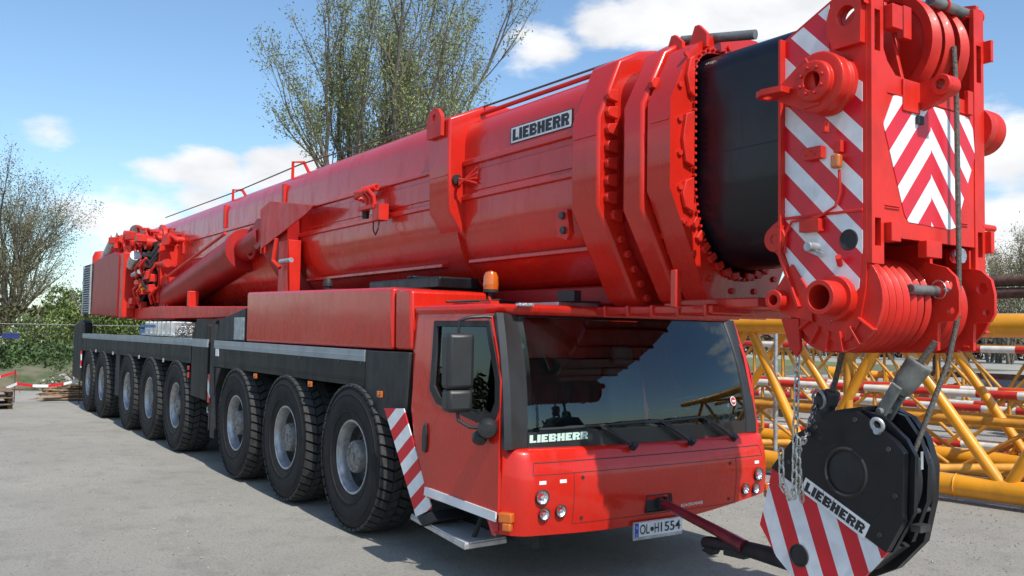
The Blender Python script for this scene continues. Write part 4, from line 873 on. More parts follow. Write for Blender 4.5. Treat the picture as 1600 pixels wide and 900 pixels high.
b = MB(); b.plate([(2.475, 3.30), (2.60, 3.33)]+[(2.63+.062*math.cos(a), 3.42+.062*math.sin(a)) for a in (-1.0, -.4, .2, .8, 1.4, 2.0)]+[(2.475, 3.46)], [circ(2.63, 3.42, .03, 16)], 'y', -.10, .06); b.pipe((2.63, -.16, 3.42), (2.63, -.04, 3.42), .060, .032); b.box(2.475, 2.49, -.30, -.13, 3.27, 3.46); b.build('front_lug', redm, CR, bevel=.005)
b = MB(); b.box(2.485, 2.50, -.17, -.11, 3.21, 3.26); b.build('latch', blackm, CR)
# top sheaves
def sheave(b, c, r, w):
    b.lathe([(r*.30, -w*1.1), (r*.32, -w*1.1), (r*.36, -w*.5), (r*.8, -w*.5), (r*.84, -w*.9), (r, -w), (r*.985, -w*.8), (r*.90, -w*.15), (r*.90, w*.15), (r*.985, w*.8), (r, w), (r*.84, w*.9), (r*.8, w*.5), (r*.36, w*.5), (r*.32, w*1.1), (r*.30, w*1.1), (0, w*1.1)], c, (0, 1, 0), 56)
    b.lathe([(0, -w*1.1), (r*.30, -w*1.1)], c, (0, 1, 0), 56)
for y in (.02, .16, .33):
    b = MB(); sheave(b, (2.15, y, 3.76), .36, .052); b.build('top_sheave', redm, CR, smooth=35)
b = MB(); b.cyl((2.15, -.56, 3.76), (2.15, .56, 3.76), .06); b.cyl((2.22, -.6, 2.16), (2.22, .75, 2.16), .06); b.build('sheave_shaft', darksteel, CR)
b = MB(); b.prism([(2.0, 3.46), (2.40, 3.46), (2.30, 3.9), (2.24, 4.15), (2.15, 4.15)], 'y', -.16, -.13); b.obox((2.40, -.15, 3.84), (.05, .08, .20), 0); b.prism([(1.95, 3.3), (2.44, 3.3), (2.44, 3.46), (1.95, 3.46)], 'y', -.40, -.38); b.cyl((2.2, -.32, 4.08), (2.2, -.12, 4.08), .10, n=24)
b.prism([(2.30, 3.95), (2.46, 4.00), (2.36, 4.06), (2.26, 4.05)], 'y', .46, .50); b.build('sheave_holder', redm, CR, bevel=.005)
b = MB(); b.pipe((2.42, .10, 4.035), (2.42, .66, 4.035), .035, .024, 16); b.cyl((2.42, .11, 4.035), (2.42, .65, 4.035), .0245); b.torus((2.42, .63, 4.035), (0, 1, 0), .045, .01, m=1); b.torus((2.42, .25, 4.035), (0, 1, 0), .040, .008, m=1); b.build('rope_guard_pipe', [pipegrey, redm], CR)
b = MB(); b.prism([(1.90, 3.3), (2.42, 3.3), (2.42, 2.55), (1.90, 2.55)], 'y', -.55, .55); b.build('head_box', redm, CR)
b = MB(); b.lathe([(0, .60), (.15, .60), (.15, .66), (.14, .68), (.15, .70), (.15, .78), (0, .78)], (2.38, 0, 3.30), (0, 1, 0), 36); b.cyl((2.46, .58, 2.66), (2.46, .74, 2.66), .022); b.build('far_boss', redm, CR)
# lower sheaves
for y in (-.50, -.43, -.36, -.29, -.22, -.15, -.08, .00, .19, .26, .33, .40, .58, .64):
    b = MB(); sheave(b, (2.175, y-.02, 2.14), .292, .033); b.build('lower_sheave', redm, CR, smooth=35)
hp_ = [(2.05, 2.52), (2.42, 2.52), (2.42, 2.40), (2.52, 2.37), (2.58, 2.31), (2.60, 2.22), (2.60, 2.10), (2.57, 2.05), (2.47, 2.04), (2.465, 1.87), (2.12, 1.87)]
for y in (.09, .49):
    b = MB(); b.plate(hp_, [circ(2.525, 2.26, .036, 20), circ(2.55, 2.11, .022, 16)], 'y', y, .03); b.build('hanger_plate', redm, CR, bevel=.003)
b = MB(); b.pipe((2.46, -.20, 2.23), (2.46, .08, 2.23), .030, .020, 16); b.cyl((2.46, -.19, 2.23), (2.46, .3, 2.23), .021); b.build('guide_tube', pipegrey, CR)
b = MB(); b.torus((2.50, .03, 2.235), (.2, 1, .1), .055, .004, 16, 6); b.build('split_pin', chainm, CR)
b = MB(); b.lathe([(0, 0), (.045, 0), (.05, -.02), (.045, -.06), (0, -.07)], (2.50, .30, 2.455), (1, 0, 0), 20); b.build('work_lamp', chrome, CR)
b = MB(); b.box(2.30, 2.46, .45, .47, 2.38, 2.50); b.box(1.9, 2.42, -.57, -.52, 2.05, 2.5); b.box(1.92, 2.1, -.56, .56, 2.35, 2.52); b.box(2.40, 2.44, .47, .51, 1.885, 1.90); b.build('head_crossmember', redm, CR, bevel=.004)
# rope running down the front
b = MB(); b.tube([(2.51, .20, 3.74), (2.53, .19, 3.4), (2.54, .185, 2.5), (2.54, .18, 2.1), (2.50, .13, 1.8), (2.40, -.08, 1.25), (2.36, -.10, 1.0)], .016, 10); b.build('hoist_rope', rope, CR)

# ================================================================ hook block
HB = thing('hook_block', 'black hook block with red and white striped lower panel hanging under the boom head', 'hook block', (2.1, -.15, .40))
cheek = [(1.575, 1.085), (1.685, 1.22), (1.79, 1.335), (2.05, 1.475), (2.20, 1.50), (2.455, 1.35), (2.512, 1.29), (2.500, .95), (2.505, .90), (2.40, .71)]
lowp = [(1.575, 1.080), (2.397, .705), (2.22, .50), (1.98, .37), (1.75, .41), (1.61, .52), (1.475, .70)]
b = MB(); b.plate(cheek, [circ(2.13, 1.13, .125, 32)], 'y', -.33, .05); ck = b.build('cheek_plate', black, HB, bevel=.006)
b = MB(); b.plate([(2.02, 1.462), (2.16, 1.515), (2.34, 1.48), (2.49, 1.36), (2.545, 1.27), (2.535, .95), (2.40, .70)], [], 'y', -.275, .035); b.build('cheek_plate', black, HB, bevel=.006)
b = MB(); b.lathe([(.128, -.352), (.14, -.362), (.15, -.358), (.155, -.352)], (2.13, 0, 1.13), (0, 1, 0), 36); b.lathe([(0, -.345), (.126, -.345), (.126, -.30)], (2.13, 0, 1.13), (0, 1, 0), 36); b.build('bearing_cover', blackm, ck)
for yy, ym in ((-.3605, -.3555), ):
    b = MB(); stripes(b, lowp, 'y', -.345, -.315, (.935, .354), (1.65*.935+1.01*.354), .218, .5); sp_ = b.build('striped_panel', [refr, refw], HB, bevel=0, smooth=0)
b = MB(); b.lathe([(0, -.350), (.058, -.350), (.058, -.346), (.062, -.346), (.062, -.356), (.070, -.356), (.072, -.346)], (1.79, 0, .565), (0, 1, 0), 28); b.build('panel_hole', blackm, sp_)
b = MB(); b.prism([(1.55, 1.07), (2.39, .70), (2.2, .52), (1.98, .40), (1.77, .43), (1.64, .54), (1.50, .70)], 'y', -.314, -.25); b.build('lower_weight', black, HB, bevel=.005)
b = MB()
for (x, z) in ((1.72, 1.14), (1.92, 1.38), (2.20, 1.45), (2.42, 1.30), (2.46, 1.04), (2.36, .80)): b.cyl((x, -.352, z), (x, -.362, z), .016, n=6)
b.build('bolt_row', darksteel, ck)
b = MB()
for (x, z, rr) in ((2.30, .98, .07), (1.93, 1.30, .05), (2.02, .98, .04)): b.lathe([(rr, -.3555), (rr+.004, -.3565), (rr+.008, -.3555)], (x, 0, z), (0, 1, 0), 24)
b.build('weld_ring', black, ck)
# name plate on the cheek
d = Vector((.905, 0, -.425)).normalized(); u = Vector((.425, 0, .905)).normalized(); o_ = Vector((1.805, -.3575, .972))
b = MB()
def quad3(b, o, d, u, w, h, y, m): b.add([Vector((o.x, y, o.z))+d*a*w+u*c*h for a, c in ((0, 0), (1, 0), (1, 1), (0, 1))], [(0, 1, 2, 3)], m)
quad3(b, o_, d, u, .50, .098, -.3562, 0); nb = b.build('name_plate', plw, HB, smooth=0)
b = MB(); slab_text(b, 'LIEBHERR', Vector((o_.x, -.3577, o_.z))+d*.022+u*.018, d, u, .062, .456); b.build('lettering', inkb, nb, smooth=0)
farck = [(x+.0, z-.0) for x, z in cheek]
b = MB(); b.plate([(1.60, 1.06), (1.72, 1.28), (1.92, 1.47), (2.16, 1.515), (2.30, 1.46), (2.40, 1.34), (2.45, 1.18), (2.44, .98), (2.38, .72), (2.2, .52), (1.98, .40), (1.7, .48), (1.52, .72)], [], 'y', .09, .06); b.build('cheek_plate', black, HB, bevel=.008)
b = MB(); b.plate([(2.0, 1.48), (2.18, 1.51), (2.32, 1.47), (2.42, 1.34), (2.47, 1.19), (2.46, .98), (2.36, .72)], [], 'y', -.02, .04); b.build('cheek_plate', black, HB, bevel=.006)
for y in (-.18, -.11, .03):
    b = MB(); sheave(b, (2.12, y, 1.10), .34, .03); b.build('block_sheave', blackm, HB)
b = MB(); b.prism([(1.60, 1.0), (2.30, .68), (2.1, .50), (1.8, .50), (1.6, .7)], 'y', -.25, .06); b.build('hook_head', blackm, HB, bevel=.01)
b = MB(); b.prism([(1.90, 1.46), (2.06, 1.50), (2.22, 1.53), (2.22, 1.50), (1.95, 1.42)], 'y', -.30, .08); b.build('top_bridge', black, HB, bevel=.006)
b = MB()
for (x, z) in ((2.42, 1.22), (2.41, .92), (2.34, .82)): b.cyl((x, -.27, z), (x, .10, z), .016); b.cyl((x, -.315, z), (x, -.29, z), .026, n=6)
b.obox((2.53, -.22, .86), (.06, .10, .04), 0); b.build('spacer_bolt', darksteel, HB)
b = MB(); b.torus((2.36, -.375, 1.435), (0, 1, .25), .036, .012, 24, 8); b.cyl((2.355, -.35, 1.395), (2.355, -.38, 1.40), .02); b.build('eye_bolt', galv, HB)
b = MB(); b.box(2.572, 2.575, -.285, -.262, 1.20, 1.30); b.build('sticker', galv, HB)
# rope sockets
SK = thing('rope_socket', 'cast steel wedge socket with rope pinned into the top right of the hook block', 'rope socket', (2.3, -.14, 1.45), 'rope sockets on the hook block')
b = MB(); ax = Vector((2.26-2.43, -.06, 1.53-1.80)).normalized(); p0 = Vector((2.45, -.08, 1.80)); 
b.lathe([(.032, 0), (.075, 0), (.08, .015), (.078, .03), (.072, .14), (.060, .20), (.05, .22)], p0, ax, 24)
p1 = p0+ax*.20
for s in (-1, 1): b.obox(p1+ax*.09+Vector((0, .045*s, 0)), (.07, .028, .24), Matrix.Rotation(math.atan2(ax.x, ax.z)+math.pi, 3, 'Y'))
b.cyl(p1+ax*.16+Vector((0, -.07, 0)), p1+ax*.16+Vector((0, .07, 0)), .022); b.build('socket_body', cast, SK, bevel=.006)
b = MB(); b.obox(p1+ax*.03+Vector((0, -.0, 0)), (.05, .05, .07), .2); b.build('socket_wedge', darksteel, SK, bevel=.008)
b = MB(); b.tube([p0-ax*.15, p0-ax*.05, p0+ax*.05], .020, 10); b.build('rope_end', rope, SK)
SK2 = thing('rope_socket', 'dark wedge socket wrapped with chain, behind the top left of the hook block', 'rope socket', (1.80, -.12, 1.35), 'rope sockets on the hook block')
b = MB(); p0 = Vector((1.875, -.12, 1.60)); ax = Vector((-.30, -.02, -.95)).normalized()
b.lathe([(.02, 0), (.05, 0), (.052, .08), (.048, .10)], p0, ax, 20); b.obox(p0+ax*.16+Vector((-.03, 0, 0)), (.12, .09, .24), Matrix.Rotation(.3, 3, 'Y')); b.obox(p0+ax*.06+Vector((-.06, 0, 0)), (.08, .07, .10), Matrix.Rotation(.5, 3, 'Y')); b.build('socket_body', darksteel, SK2, bevel=.015)
b = MB(); b.tube([p0-Vector((-.075, 0, -.26)), p0+ax*.05], .018, 10); b.build('rope_end', rope, SK2)
b = MB(); b.torus(p0+Vector((-.07, -.05, -.06)), (.3, 1, .2), .06, .010, 20, 6); b.build('clip_ring', galv, SK2)
# chain hanging in front of the block
def link(b, p, d, L_=.040, w=.013, r=.0055, flip=0):
    d = d.normalized(); s = d.orthogonal().normalized() if abs(d.z) < .9 else Vector((1, 0, 0)); s = (s-d*s.dot(d)).normalized()
    if flip: s = d.cross(s)
    pts = []
    for i in range(12):
        a = 2*math.pi*i/12; pts.append(p+s*w*math.cos(a)+d*((L_/2-w)*(1 if math.sin(a) > 0 else -1)+w*math.sin(a)))
    k = len(pts); n = 5; vs = []
    nrm = d.cross(s)
    for i in range(k):
        t_ = (pts[(i+1) % k]-pts[i-1]).normalized(); a = nrm; c = t_.cross(a); vs += [pts[i]+(a*math.cos(2*math.pi*j/n)+c*math.sin(2*math.pi*j/n))*r for j in range(n)]
    b.add(vs, [(i*n+j, i*n+(j+1) % n, ((i+1) % k)*n+(j+1) % n, ((i+1) % k)*n+j) for i in range(k) for j in range(n)])
def chain(b, path):
    path = [Vector(p) for p in path]; i = 0; step = .052; k = 0
    for a, c in zip(path[:-1], path[1:]):
        n = max(1, round((c-a).length/step))
        for j in range(n): link(b, a+(c-a)*(j+.5)/n, c-a, L_=.068, w=.017, r=.0065, flip=k % 2); k += 1
    return b
CHN = MB()
chain(CHN, [(1.95, -.565, 1.88), (1.95, -.585, 1.45), (1.95, -.60, .97)])
chain(CHN, [(1.76, -.14, 1.52), (1.86, -.34, 1.36), (1.94, -.56, 1.24), (1.965, -.545, .95)])
chain(CHN, [(1.90, -.66, 1.26), (1.905, -.655, 1.05), (1.93, -.62, .97), (1.95, -.60, 1.0)])
chain(CHN, [(1.965, -.58, 1.33), (1.96, -.575, 1.15), (1.955, -.57, 1.0)])
tag(CHN.build('chain', chainm), 'bright steel chain hanging down from the boom head in front of the hook block', 'chain')
b = MB(); b.prism([(1.85, 2.05), (1.98, 2.05), (1.99, 1.86), (1.96, 1.82), (1.92, 1.86)], 'y', -.60, -.57); b.torus((1.95, -.575, 1.85), (0, 1, 0), .022, .007, 14, 6); b.build('chain_lug', redm, CR, bevel=.004)
# tow bar
TB = thing('tow_bar', 'dark red steel bar reaching from the cab front down to the hook block', 'tow bar', (.7, -.05, .42))
b = MB(); b.tube([(.20, -.02, .61), (.35, -.02, .585), (.8, -.03, .50), (1.08, -.04, .44)], [.035, .036, .040, .05], 12); b.tube([(.20, .03, .60), (.6, .03, .50), (1.05, .0, .44)], .022, 8); b.build('bar', mat('maroon_steel', (.16, .012, .02), .3, coat=.5, var=.3, scale=8), TB, bevel=0)
b = MB(); b.tube([(.66, -.01, .385), (.71, -.01, .39), (.88, -.01, .41), (1.10, -.01, .42), (1.60, -.10, .44)], [.038, .050, .042, .055, .068], 14); b.prism([(.67, .33), (.76, .31), (.79, .36), (.72, .37)], 'y', -.05, .04); b.obox((.98, -.01, .37), (.18, .08, .05), .1); b.build('coupling', blackm, TB, bevel=.004)

# ================================================================ lattice boom sections on the right
def chord(b, p, q, r, m=0): b.cyl(p, q, r, n=24, m=m)
LA = thing('lattice_boom_section', 'large plain yellow lattice boom section lying nearest behind the hook block', 'crane part', (-1.5, 6.9, 0), 'lattice boom sections')
dx = Vector((.985, .115, 0)).normalized()
def PA(t, side, top): # point along section: t in x-like metres from the origin (-1.5,5.4)
    o = Vector((-1.5, 5.42, .22)) + dx*t
    if side: o += Vector((-.115, .985, 0))*2.75
    o.z = 2.13 if top else .20
    return o
for side in (0, 1):
    for top in (0, 1):
        b = MB(); chord(b, PA(-4.6, side, top), PA(6.5, side, top), .135)
        for t in (-3.6, 1.0, 4.0): b.torus(PA(t, side, top), dx, .138, .010, 28, 6)
        if not top:
            for t in (.65, -2.3): b.lathe([(.05, .12), (.06, .15), (.055, .17), (.03, .18), (.03, .20), (0, .20)], PA(t, side, top), (0, 0, 1), 16)
        b.build('chord', yel, LA)
for side in (0, 1):
    seq = [-4.3, -3.2, -1.95, -.95, .15, 1.55, 2.6, 4.0, 5.2, 6.3] if side == 0 else [-4.4, -3.0, -1.7, -.4, .9, 2.2, 3.5, 4.8, 6.1]
    for i in range(len(seq)-1):
        b = MB(); b.cyl(PA(seq[i], side, (i+1) % 2 if side == 0 else i % 2), PA(seq[i+1], side, i % 2 if side == 0 else (i+1) % 2), .070, n=16); b.build('brace', yel, LA)
for top in (0, 1):
    for i, t in enumerate((-4.0, -2.3, -.6, 1.1, 2.8, 4.5)):
        b = MB(); b.cyl(PA(t, i % 2, top), PA(t+1.7, 1-i % 2, top), .055, n=14); b.build('brace', yeld, LA)
for t in (-3.75, -.4, 3.0):
    b = MB(); b.cyl(PA(t, 0, 0), PA(t, 0, 1), .062, n=14); b.build('brace', yeld, LA)
# wooden bearers under it
for t in (-3.9, 2.9):
    pass
# red and white chord section behind
def rwsection(name, label, o, d, L_, hgt, wid, r, ph, group='lattice boom sections', per=.62):
    plain = per > 50
    T = thing(name, label, 'crane part', o, group); o = Vector(o); d = Vector(d).normalized(); sd = Vector((-d.y, d.x, 0)).normalized()
    def P(t, s, z): return o+d*t+sd*wid*s+Vector((0, 0, r+.02+hgt*z))
    for s in (0, 1):
        for z in (0, 1):
            b = MB(); t = 0; k = ph
            while t < L_:
                e = min(L_, t+per); b.cyl(P(t, s, z), P(e, s, z), r, n=20, m=k % 2); t = e; k += 1
            b.build('chord', [yeld, yeld] if plain else [rwr, rww], T)
            b = MB(); b.obox((P(0, s, z)+P(L_, s, z))/2+Vector((0, 0, r*.98)), (L_, r*.5, .012), math.atan2(d.y, d.x)); b.build('top_strip', yel, T)
    n = int(L_/1.05)
    for s in (0, 1):
        for i in range(n):
            b = MB(); b.cyl(P(i*L_/n, s, i % 2), P((i+1)*L_/n, s, (i+1) % 2), r*.5, n=12); b.build('brace', yeld, T)
            if i % 2:
                b = MB(); b.cyl(P(i*L_/n, s, 0), P(i*L_/n, s, 1), r*.5, n=12); b.build('brace', yeld, T)
    for i in range(0, n, 2):
        b = MB(); b.cyl(P(i*L_/n, 0, 1), P((i+1)*L_/n, 1, 1), r*.45, n=12); b.build('brace', yeld, T)
    return T
rwsection('lattice_boom_section', 'low yellow lattice section whose long chords are banded red and white', (-7.4, 8.7, .0), (1, .22, 0), 12, .98, 1.25, .066, 0)
rwsection('lattice_boom_section', 'upper yellow lattice section with red and white chords seen through the big one', (-10.0, 11.6, .55), (1, .12, 0), 15, 1.15, 1.2, .068, 1)
rwsection('lattice_boom_section', 'plain low yellow section lying between the big one and the banded one', (-6.2, 7.0, .0), (1, .16, 0), 9, .72, .75, .06, 0, per=99)
b = MB()
for x in (-9.3, 3.8): b.box(x-.1, x+.1, 11.5, 13.6, 0, .56)
tag(b.build('timber_bearers', wood2), 'timber trestles under the upper red and white banded lattice section', 'timber')
rwsection('lattice_boom_section', 'plain yellow section with tall sides farthest back behind the banded ones', (-11.5, 14.6, .0), (1, .02, 0), 15, 1.7, 1.3, .07, 0, per=99)
# machine plate boxes (yellow base frame) at right
YB = thing('yellow_machine_frame', 'boxy yellow steel frame with dark openings at the right behind the lattice booms', 'machine', (-1.7, 14.2, 0))
b = MB(); b.box(-3.2, .8, 13.9, 14.5, 1.50, 1.68); b.box(-3.2, .8, 13.95, 14.5, .15, .30); b.box(-2.6, -1.9, 13.9, 14.5, .3, 1.5); b.box(-.9, -.3, 13.9, 14.5, .3, 1.5); b.box(-3.2, .8, 14.3, 14.5, .3, 1.5); b.box(-3.2, .8, 14.0, 14.4, 1.68, 1.9); b.build('frame', yeld, YB, bevel=.02)
b = MB(); b.box(-2.9, -2.5, 13.8, 13.9, 1.72, 1.86); b.cyl((-2.0, 13.8, 1.8), (-2.0, 13.9, 1.8), .10); b.build('bracket', yel, YB, bevel=.01)
# vertical post, rack of rusty pipes, auger
tag(MB().cyl((-4.43, 7.0, 0), (-4.43, 7.0, 2.1), .035).build('steel_post', galv), 'thin grey steel post standing inside the yellow lattice section', 'post')
RK = thing('pipe_rack', 'steel trestle carrying the long rusty pipes', 'rack', (-6, 20.4, 0))
b = MB()
for x in (-9.5, -2.0, 5.0): b.box(x-.08, x+.08, 20.3, 20.46, 0, 3.25); b.box(x-.08, x+.08, 19.6, 21.1, 3.02, 3.14); b.box(x-.08, x+.08, 19.6, 21.1, 3.40, 3.44)
b.build('trestle', rust, RK)
for i, (z, lab) in enumerate(((3.29, 'long rusty brown pipe, the lower of two on the rack'), (3.62, 'long rusty brown pipe, the upper of two on the rack'))):
    tag(MB().pipe((-10.5, 20, z), (7, 21, z), .15, .13, 24).build('rusty_pipe', rust), lab, 'pipe', 'rusty pipes on the rack')
AU = thing('auger', 'yellow drilling auger with spiral flights lying behind the hook block', 'auger', (-9.8, 17.5, .9))
b = MB(); a0 = Vector((-10.9, 17.2, .98)); a1 = Vector((-8.6, 18.4, .95)); d = (a1-a0).normalized(); b.cyl(a0, a1, .10, n=18); b.cyl(a0, a0+d*.35, .17, n=18); b.build('shaft', yel, AU)
for k in range(5):
    b = MB(); c = a0+d*(.65+.38*k); rows = []
    q = d.to_track_quat('Z', 'Y').to_matrix()
    for i in range(25):
        a = 2*math.pi*i/24; off_ = d*(.30*i/24); rows.append([c+off_+q@Vector((math.cos(a), math.sin(a), 0))*.10, c+off_+q@Vector((math.cos(a), math.sin(a), 0))*.34])
    b.grid(rows); o = b.build('flight', yel, AU); sm = o.modifiers.new('s', 'SOLIDIFY'); sm.thickness = .03
AS = MB(); AS.box(-11.5, -7.9, 17.3, 18.6, .40, .62); 
for x in (-11, -8.2): AS.box(x-.1, x+.1, 17.4, 18.5, 0, .4)
tag(AS.build('timber_support', wood2), 'timber bed carrying the yellow auger', 'timber')
DP = thing('steel_pile', 'dark rusty steel beams and cut pipes heaped behind the lattice boom', 'scrap', (-6.5, 19.2, 0))
rnd = random.Random(5)
for k in range(14):
    b = MB(); x = -8.2+.5*k*.9; b.pipe((x, 18.9+rnd.random()*.4, .42+.25*rnd.random()), (x+rnd.uniform(-.3, .3), 20.1, .45+.3*rnd.random()), .18, .14, 18); b.build('pipe_end', darksteel, DP)
b = MB(); b.box(-9, -1.5, 19.0, 19.9, .0, .28); b.box(-9, -1.5, 18.9, 19.1, .95, 1.1); b.build('beam', rust, DP)
tag(MB().box(-9.4, -2.2, 22.6, 25, 0, .9).build('flatbed_trailer', mat('trailer_grey', (.14, .15, .18), .6), bevel=.05), 'low dark grey flatbed trailer parked on the road behind the yellow booms', 'trailer')
PB = thing('plastic_crate', 'white plastic crate standing on top of the yellow frame at the right edge', 'crate', (-.55, 14.2, 1.9))
b = MB(); b.plate([(-.95, 1.90), (-.1, 1.90), (-.1, 2.32), (-.95, 2.32)], [[(-.80, 1.98), (-.70, 1.98), (-.70, 2.2), (-.80, 2.2)], [(-.35, 2.0), (-.22, 2.0), (-.22, 2.12), (-.35, 2.12)]], 'y', 14.0, .04); b.box(-.95, -.1, 14.02, 14.4, 1.90, 2.28); b.build('crate_body', plw, PB, bevel=.01)

# barrier tape
def tape(pts, w, name, lab, per=.35, group='red and white barrier tape'):
    b = MB(); pts = [Vector(p) for p in pts]; k = 0
    for a, c in zip(pts[:-1], pts[1:]):
        n = max(1, int((c-a).length/per))
        for i in range(n):
            def S_(t_): p = a+(c-a)*t_; p = p.copy(); p.z -= .10*4*t_*(1-t_); return p
            p, q = S_(i/n), S_((i+1)/n); h = Vector((0, 0, w/2)); b.add([p-h, q-h, q+h, p+h], [(0, 1, 2, 3)], k % 2); k += 1
    o = b.build(name, [refr, refw], smooth=0); sm = o.modifiers.new('s', 'SOLIDIFY'); sm.thickness = .002
    return tag(o, lab, 'barrier tape', group)
tape([(-12, 15.3, .95), (-6, 15.5, .9), (1, 15.7, .95), (7, 16, .9)], .08, 'barrier_tape', 'red and white tape strung across behind the yellow booms, upper strand')
tape([(-12, 15.3, .50), (-6, 15.5, .45), (1, 15.7, .5), (7, 16, .45)], .08, 'barrier_tape', 'red and white tape strung across behind the yellow booms, lower strand')
for i, x in enumerate((-12, -6, 1, 7)):
    b = MB(); b.cyl((x, 15.3+(x+12)*.035, 0), (x, 15.3+(x+12)*.035, 1.05), .02, n=8)
    tag(b.build('tape_post', galv), ['thin post holding the tape behind the cab side of the booms', 'thin post holding the tape behind the auger', 'thin post holding the tape at the right edge', 'thin post holding the tape beyond the right edge'][i], 'post', 'posts holding the barrier tape')

# ================================================================ left background
def tape2(pts, lab):
    return tape(pts, .065, 'barrier_tape', lab, .30, 'red and white barrier tape')
tape2([(-20.3, -4.2, .55), (-20.1, -2.6, .75)], 'red and white barrier tape rising from the left edge to the post top')
tape2([(-18.9, -3.6, .42), (-19.6, -2.6, .50), (-19.4, -1.25, .58)], 'red and white barrier tape running low past the pallet stack to the planks')
tape2([(-20.1, -2.6, .80), (-19.9, -2.5, .25)], 'short end of red and white tape hanging from the iron stake')
for p, lab in (((-20.1, -2.6, .82), 'thin iron stake with tape beside the pallet stack'), ((-19.3, -1.25, .58), 'thin iron stake in front of the plank pile')):
    tag(MB().cyl((p[0], p[1], 0), p, .012, n=8).build('iron_stake', rust), lab, 'stake', 'iron stakes holding tape')
PS = thing('pallet_stack', 'small stack of worn grey wooden pallets at the left edge', 'pallets', (-18.6, -3.2, 0))
for k in range(3):
    b = MB(); z = .15*k
    for j in range(3): b.box(-19.2, -18.2, -3.75+.42*j, -3.65+.42*j, z, z+.09)
    for j in range(6): b.box(-19.2+.19*j, -19.06+.19*j, -3.75, -2.80, z+.095, z+.125)
    b.build('pallet', wood2, PS, bevel=.004)
PK = thing('plank_pile', 'low heap of loose brown planks lying behind the rear wheels', 'planks', (-21.0, -1.1, 0))
rnd = random.Random(9)
for k in range(22):
    b = MB(); a = rnd.uniform(-.5, .5)+1.3; b.obox((-20.7+rnd.uniform(-.5, .5), -1.0+rnd.uniform(-.35, .5), .04+.018*k*.9), (rnd.uniform(1.0, 2.1), .14, .028), Matrix.Rotation(a, 3, 'Z')@Matrix.Rotation(rnd.uniform(-.05, .05), 3, 'Y')); b.build('plank', wood, PK)

# site fence panel
FN = thing('mesh_fence', 'grey wire mesh site fence on the verge at the far left', 'fence', (-34, 0, 0))
b = MB()
for y in (-9, -5.6, -2.2, -1.95, 1.2, 4.4): b.cyl((-34, y, 0), (-34, y, 2.0), .025, n=8)
for a, c in ((-9, -5.6), (-5.6, -2.2), (-1.95, 1.2), (1.2, 4.4)):
    for z in (.15, 1.98): b.cyl((-34, a, z), (-34, c, z), .017, n=6)
b.build('frame', pipegrey, FN)
b = MB(); y = -9
while y < 4.4:
    b.box(-34.002, -33.998, y, y+.003, .15, 1.98); y += .16
for k in range(9): b.box(-34.003, -33.997, -9, 4.4, .2+.2*k, .204+.2*k)
b.build('wire_mesh', darksteel, FN, smooth=0)
tag(MB().box(-34.06, -34.03, -1.75, -1.15, 1.42, 1.62).build('blue_sign', mat('sign_blue', (.015, .03, .16), .5), bevel=.005), 'small dark blue sign hanging on the mesh fence', 'sign')
tag(MB().prism([(-4.35, 1.85), (-3.7, 2.2), (-3.15, 1.85), (-3.7, 1.45)], 'x', -34.08, -34.05).build('diamond_sign', mat('sign_slate', (.03, .035, .07), .5)), 'dark diamond shaped sign fixed to the fence at the left edge', 'sign')

# ================================================================ vegetation
def leaves(b, pts, size, n, spread, rnd, m=0):
    for p in pts:
        for _ in range(n):
            c = p+Vector((rnd.gauss(0, spread), rnd.gauss(0, spread), rnd.gauss(0, spread)))
            a = Vector((rnd.uniform(-1, 1), rnd.uniform(-1, 1), rnd.uniform(-1, 1))).normalized(); c2 = a.orthogonal().normalized(); s = size*rnd.uniform(.6, 1.4)
            b.add([c-a*s, c+c2*s*.38, c+a*s, c-c2*s*.38], [(0, 1, 2, 3)], m)
def grow(b, p, d, L_, r, depth, rnd, tips, up=.12, split=(2, 4), wob=.35, shrink=.68, sp=(.35, .85)):
    n = 4 if depth > 1 else 3; pts = [p.copy()]; rs = [r]; q = p.copy(); dd = d.copy()
    for i in range(n):
        dd = (dd+Vector((rnd.gauss(0, wob*.3), rnd.gauss(0, wob*.3), rnd.gauss(0, wob*.2)+up*.35))).normalized(); q = q+dd*L_/n; pts.append(q.copy()); rs.append(r*(1-.55*(i+1)/n))
    b.tube(pts, rs, 6 if r > .06 else 4 if r > .02 else 3, caps=False)
    if depth == 0: tips += pts[1:]; return
    k = rnd.randint(*split)+(2 if depth > 1 else 1)
    for i in range(k):
        t_ = rnd.uniform(.25, 1); j = min(n-1, int(t_*n)); f = t_*n-j; s = pts[j]+(pts[j+1]-pts[j])*f
        ax = dd.orthogonal().normalized(); ax.rotate(Matrix.Rotation(rnd.uniform(0, 6.28), 3, dd)); nd = (dd*1.0+ax*rnd.uniform(*sp)).normalized()
        grow(b, s, nd, L_*shrink*rnd.uniform(.75, 1.1), max(.004, rs[j]*.55), depth-1, rnd, tips, up, split, wob, shrink, sp)
    grow(b, pts[-1], dd, L_*shrink, rs[-1], depth-1, rnd, tips, up, split, wob, shrink, sp)
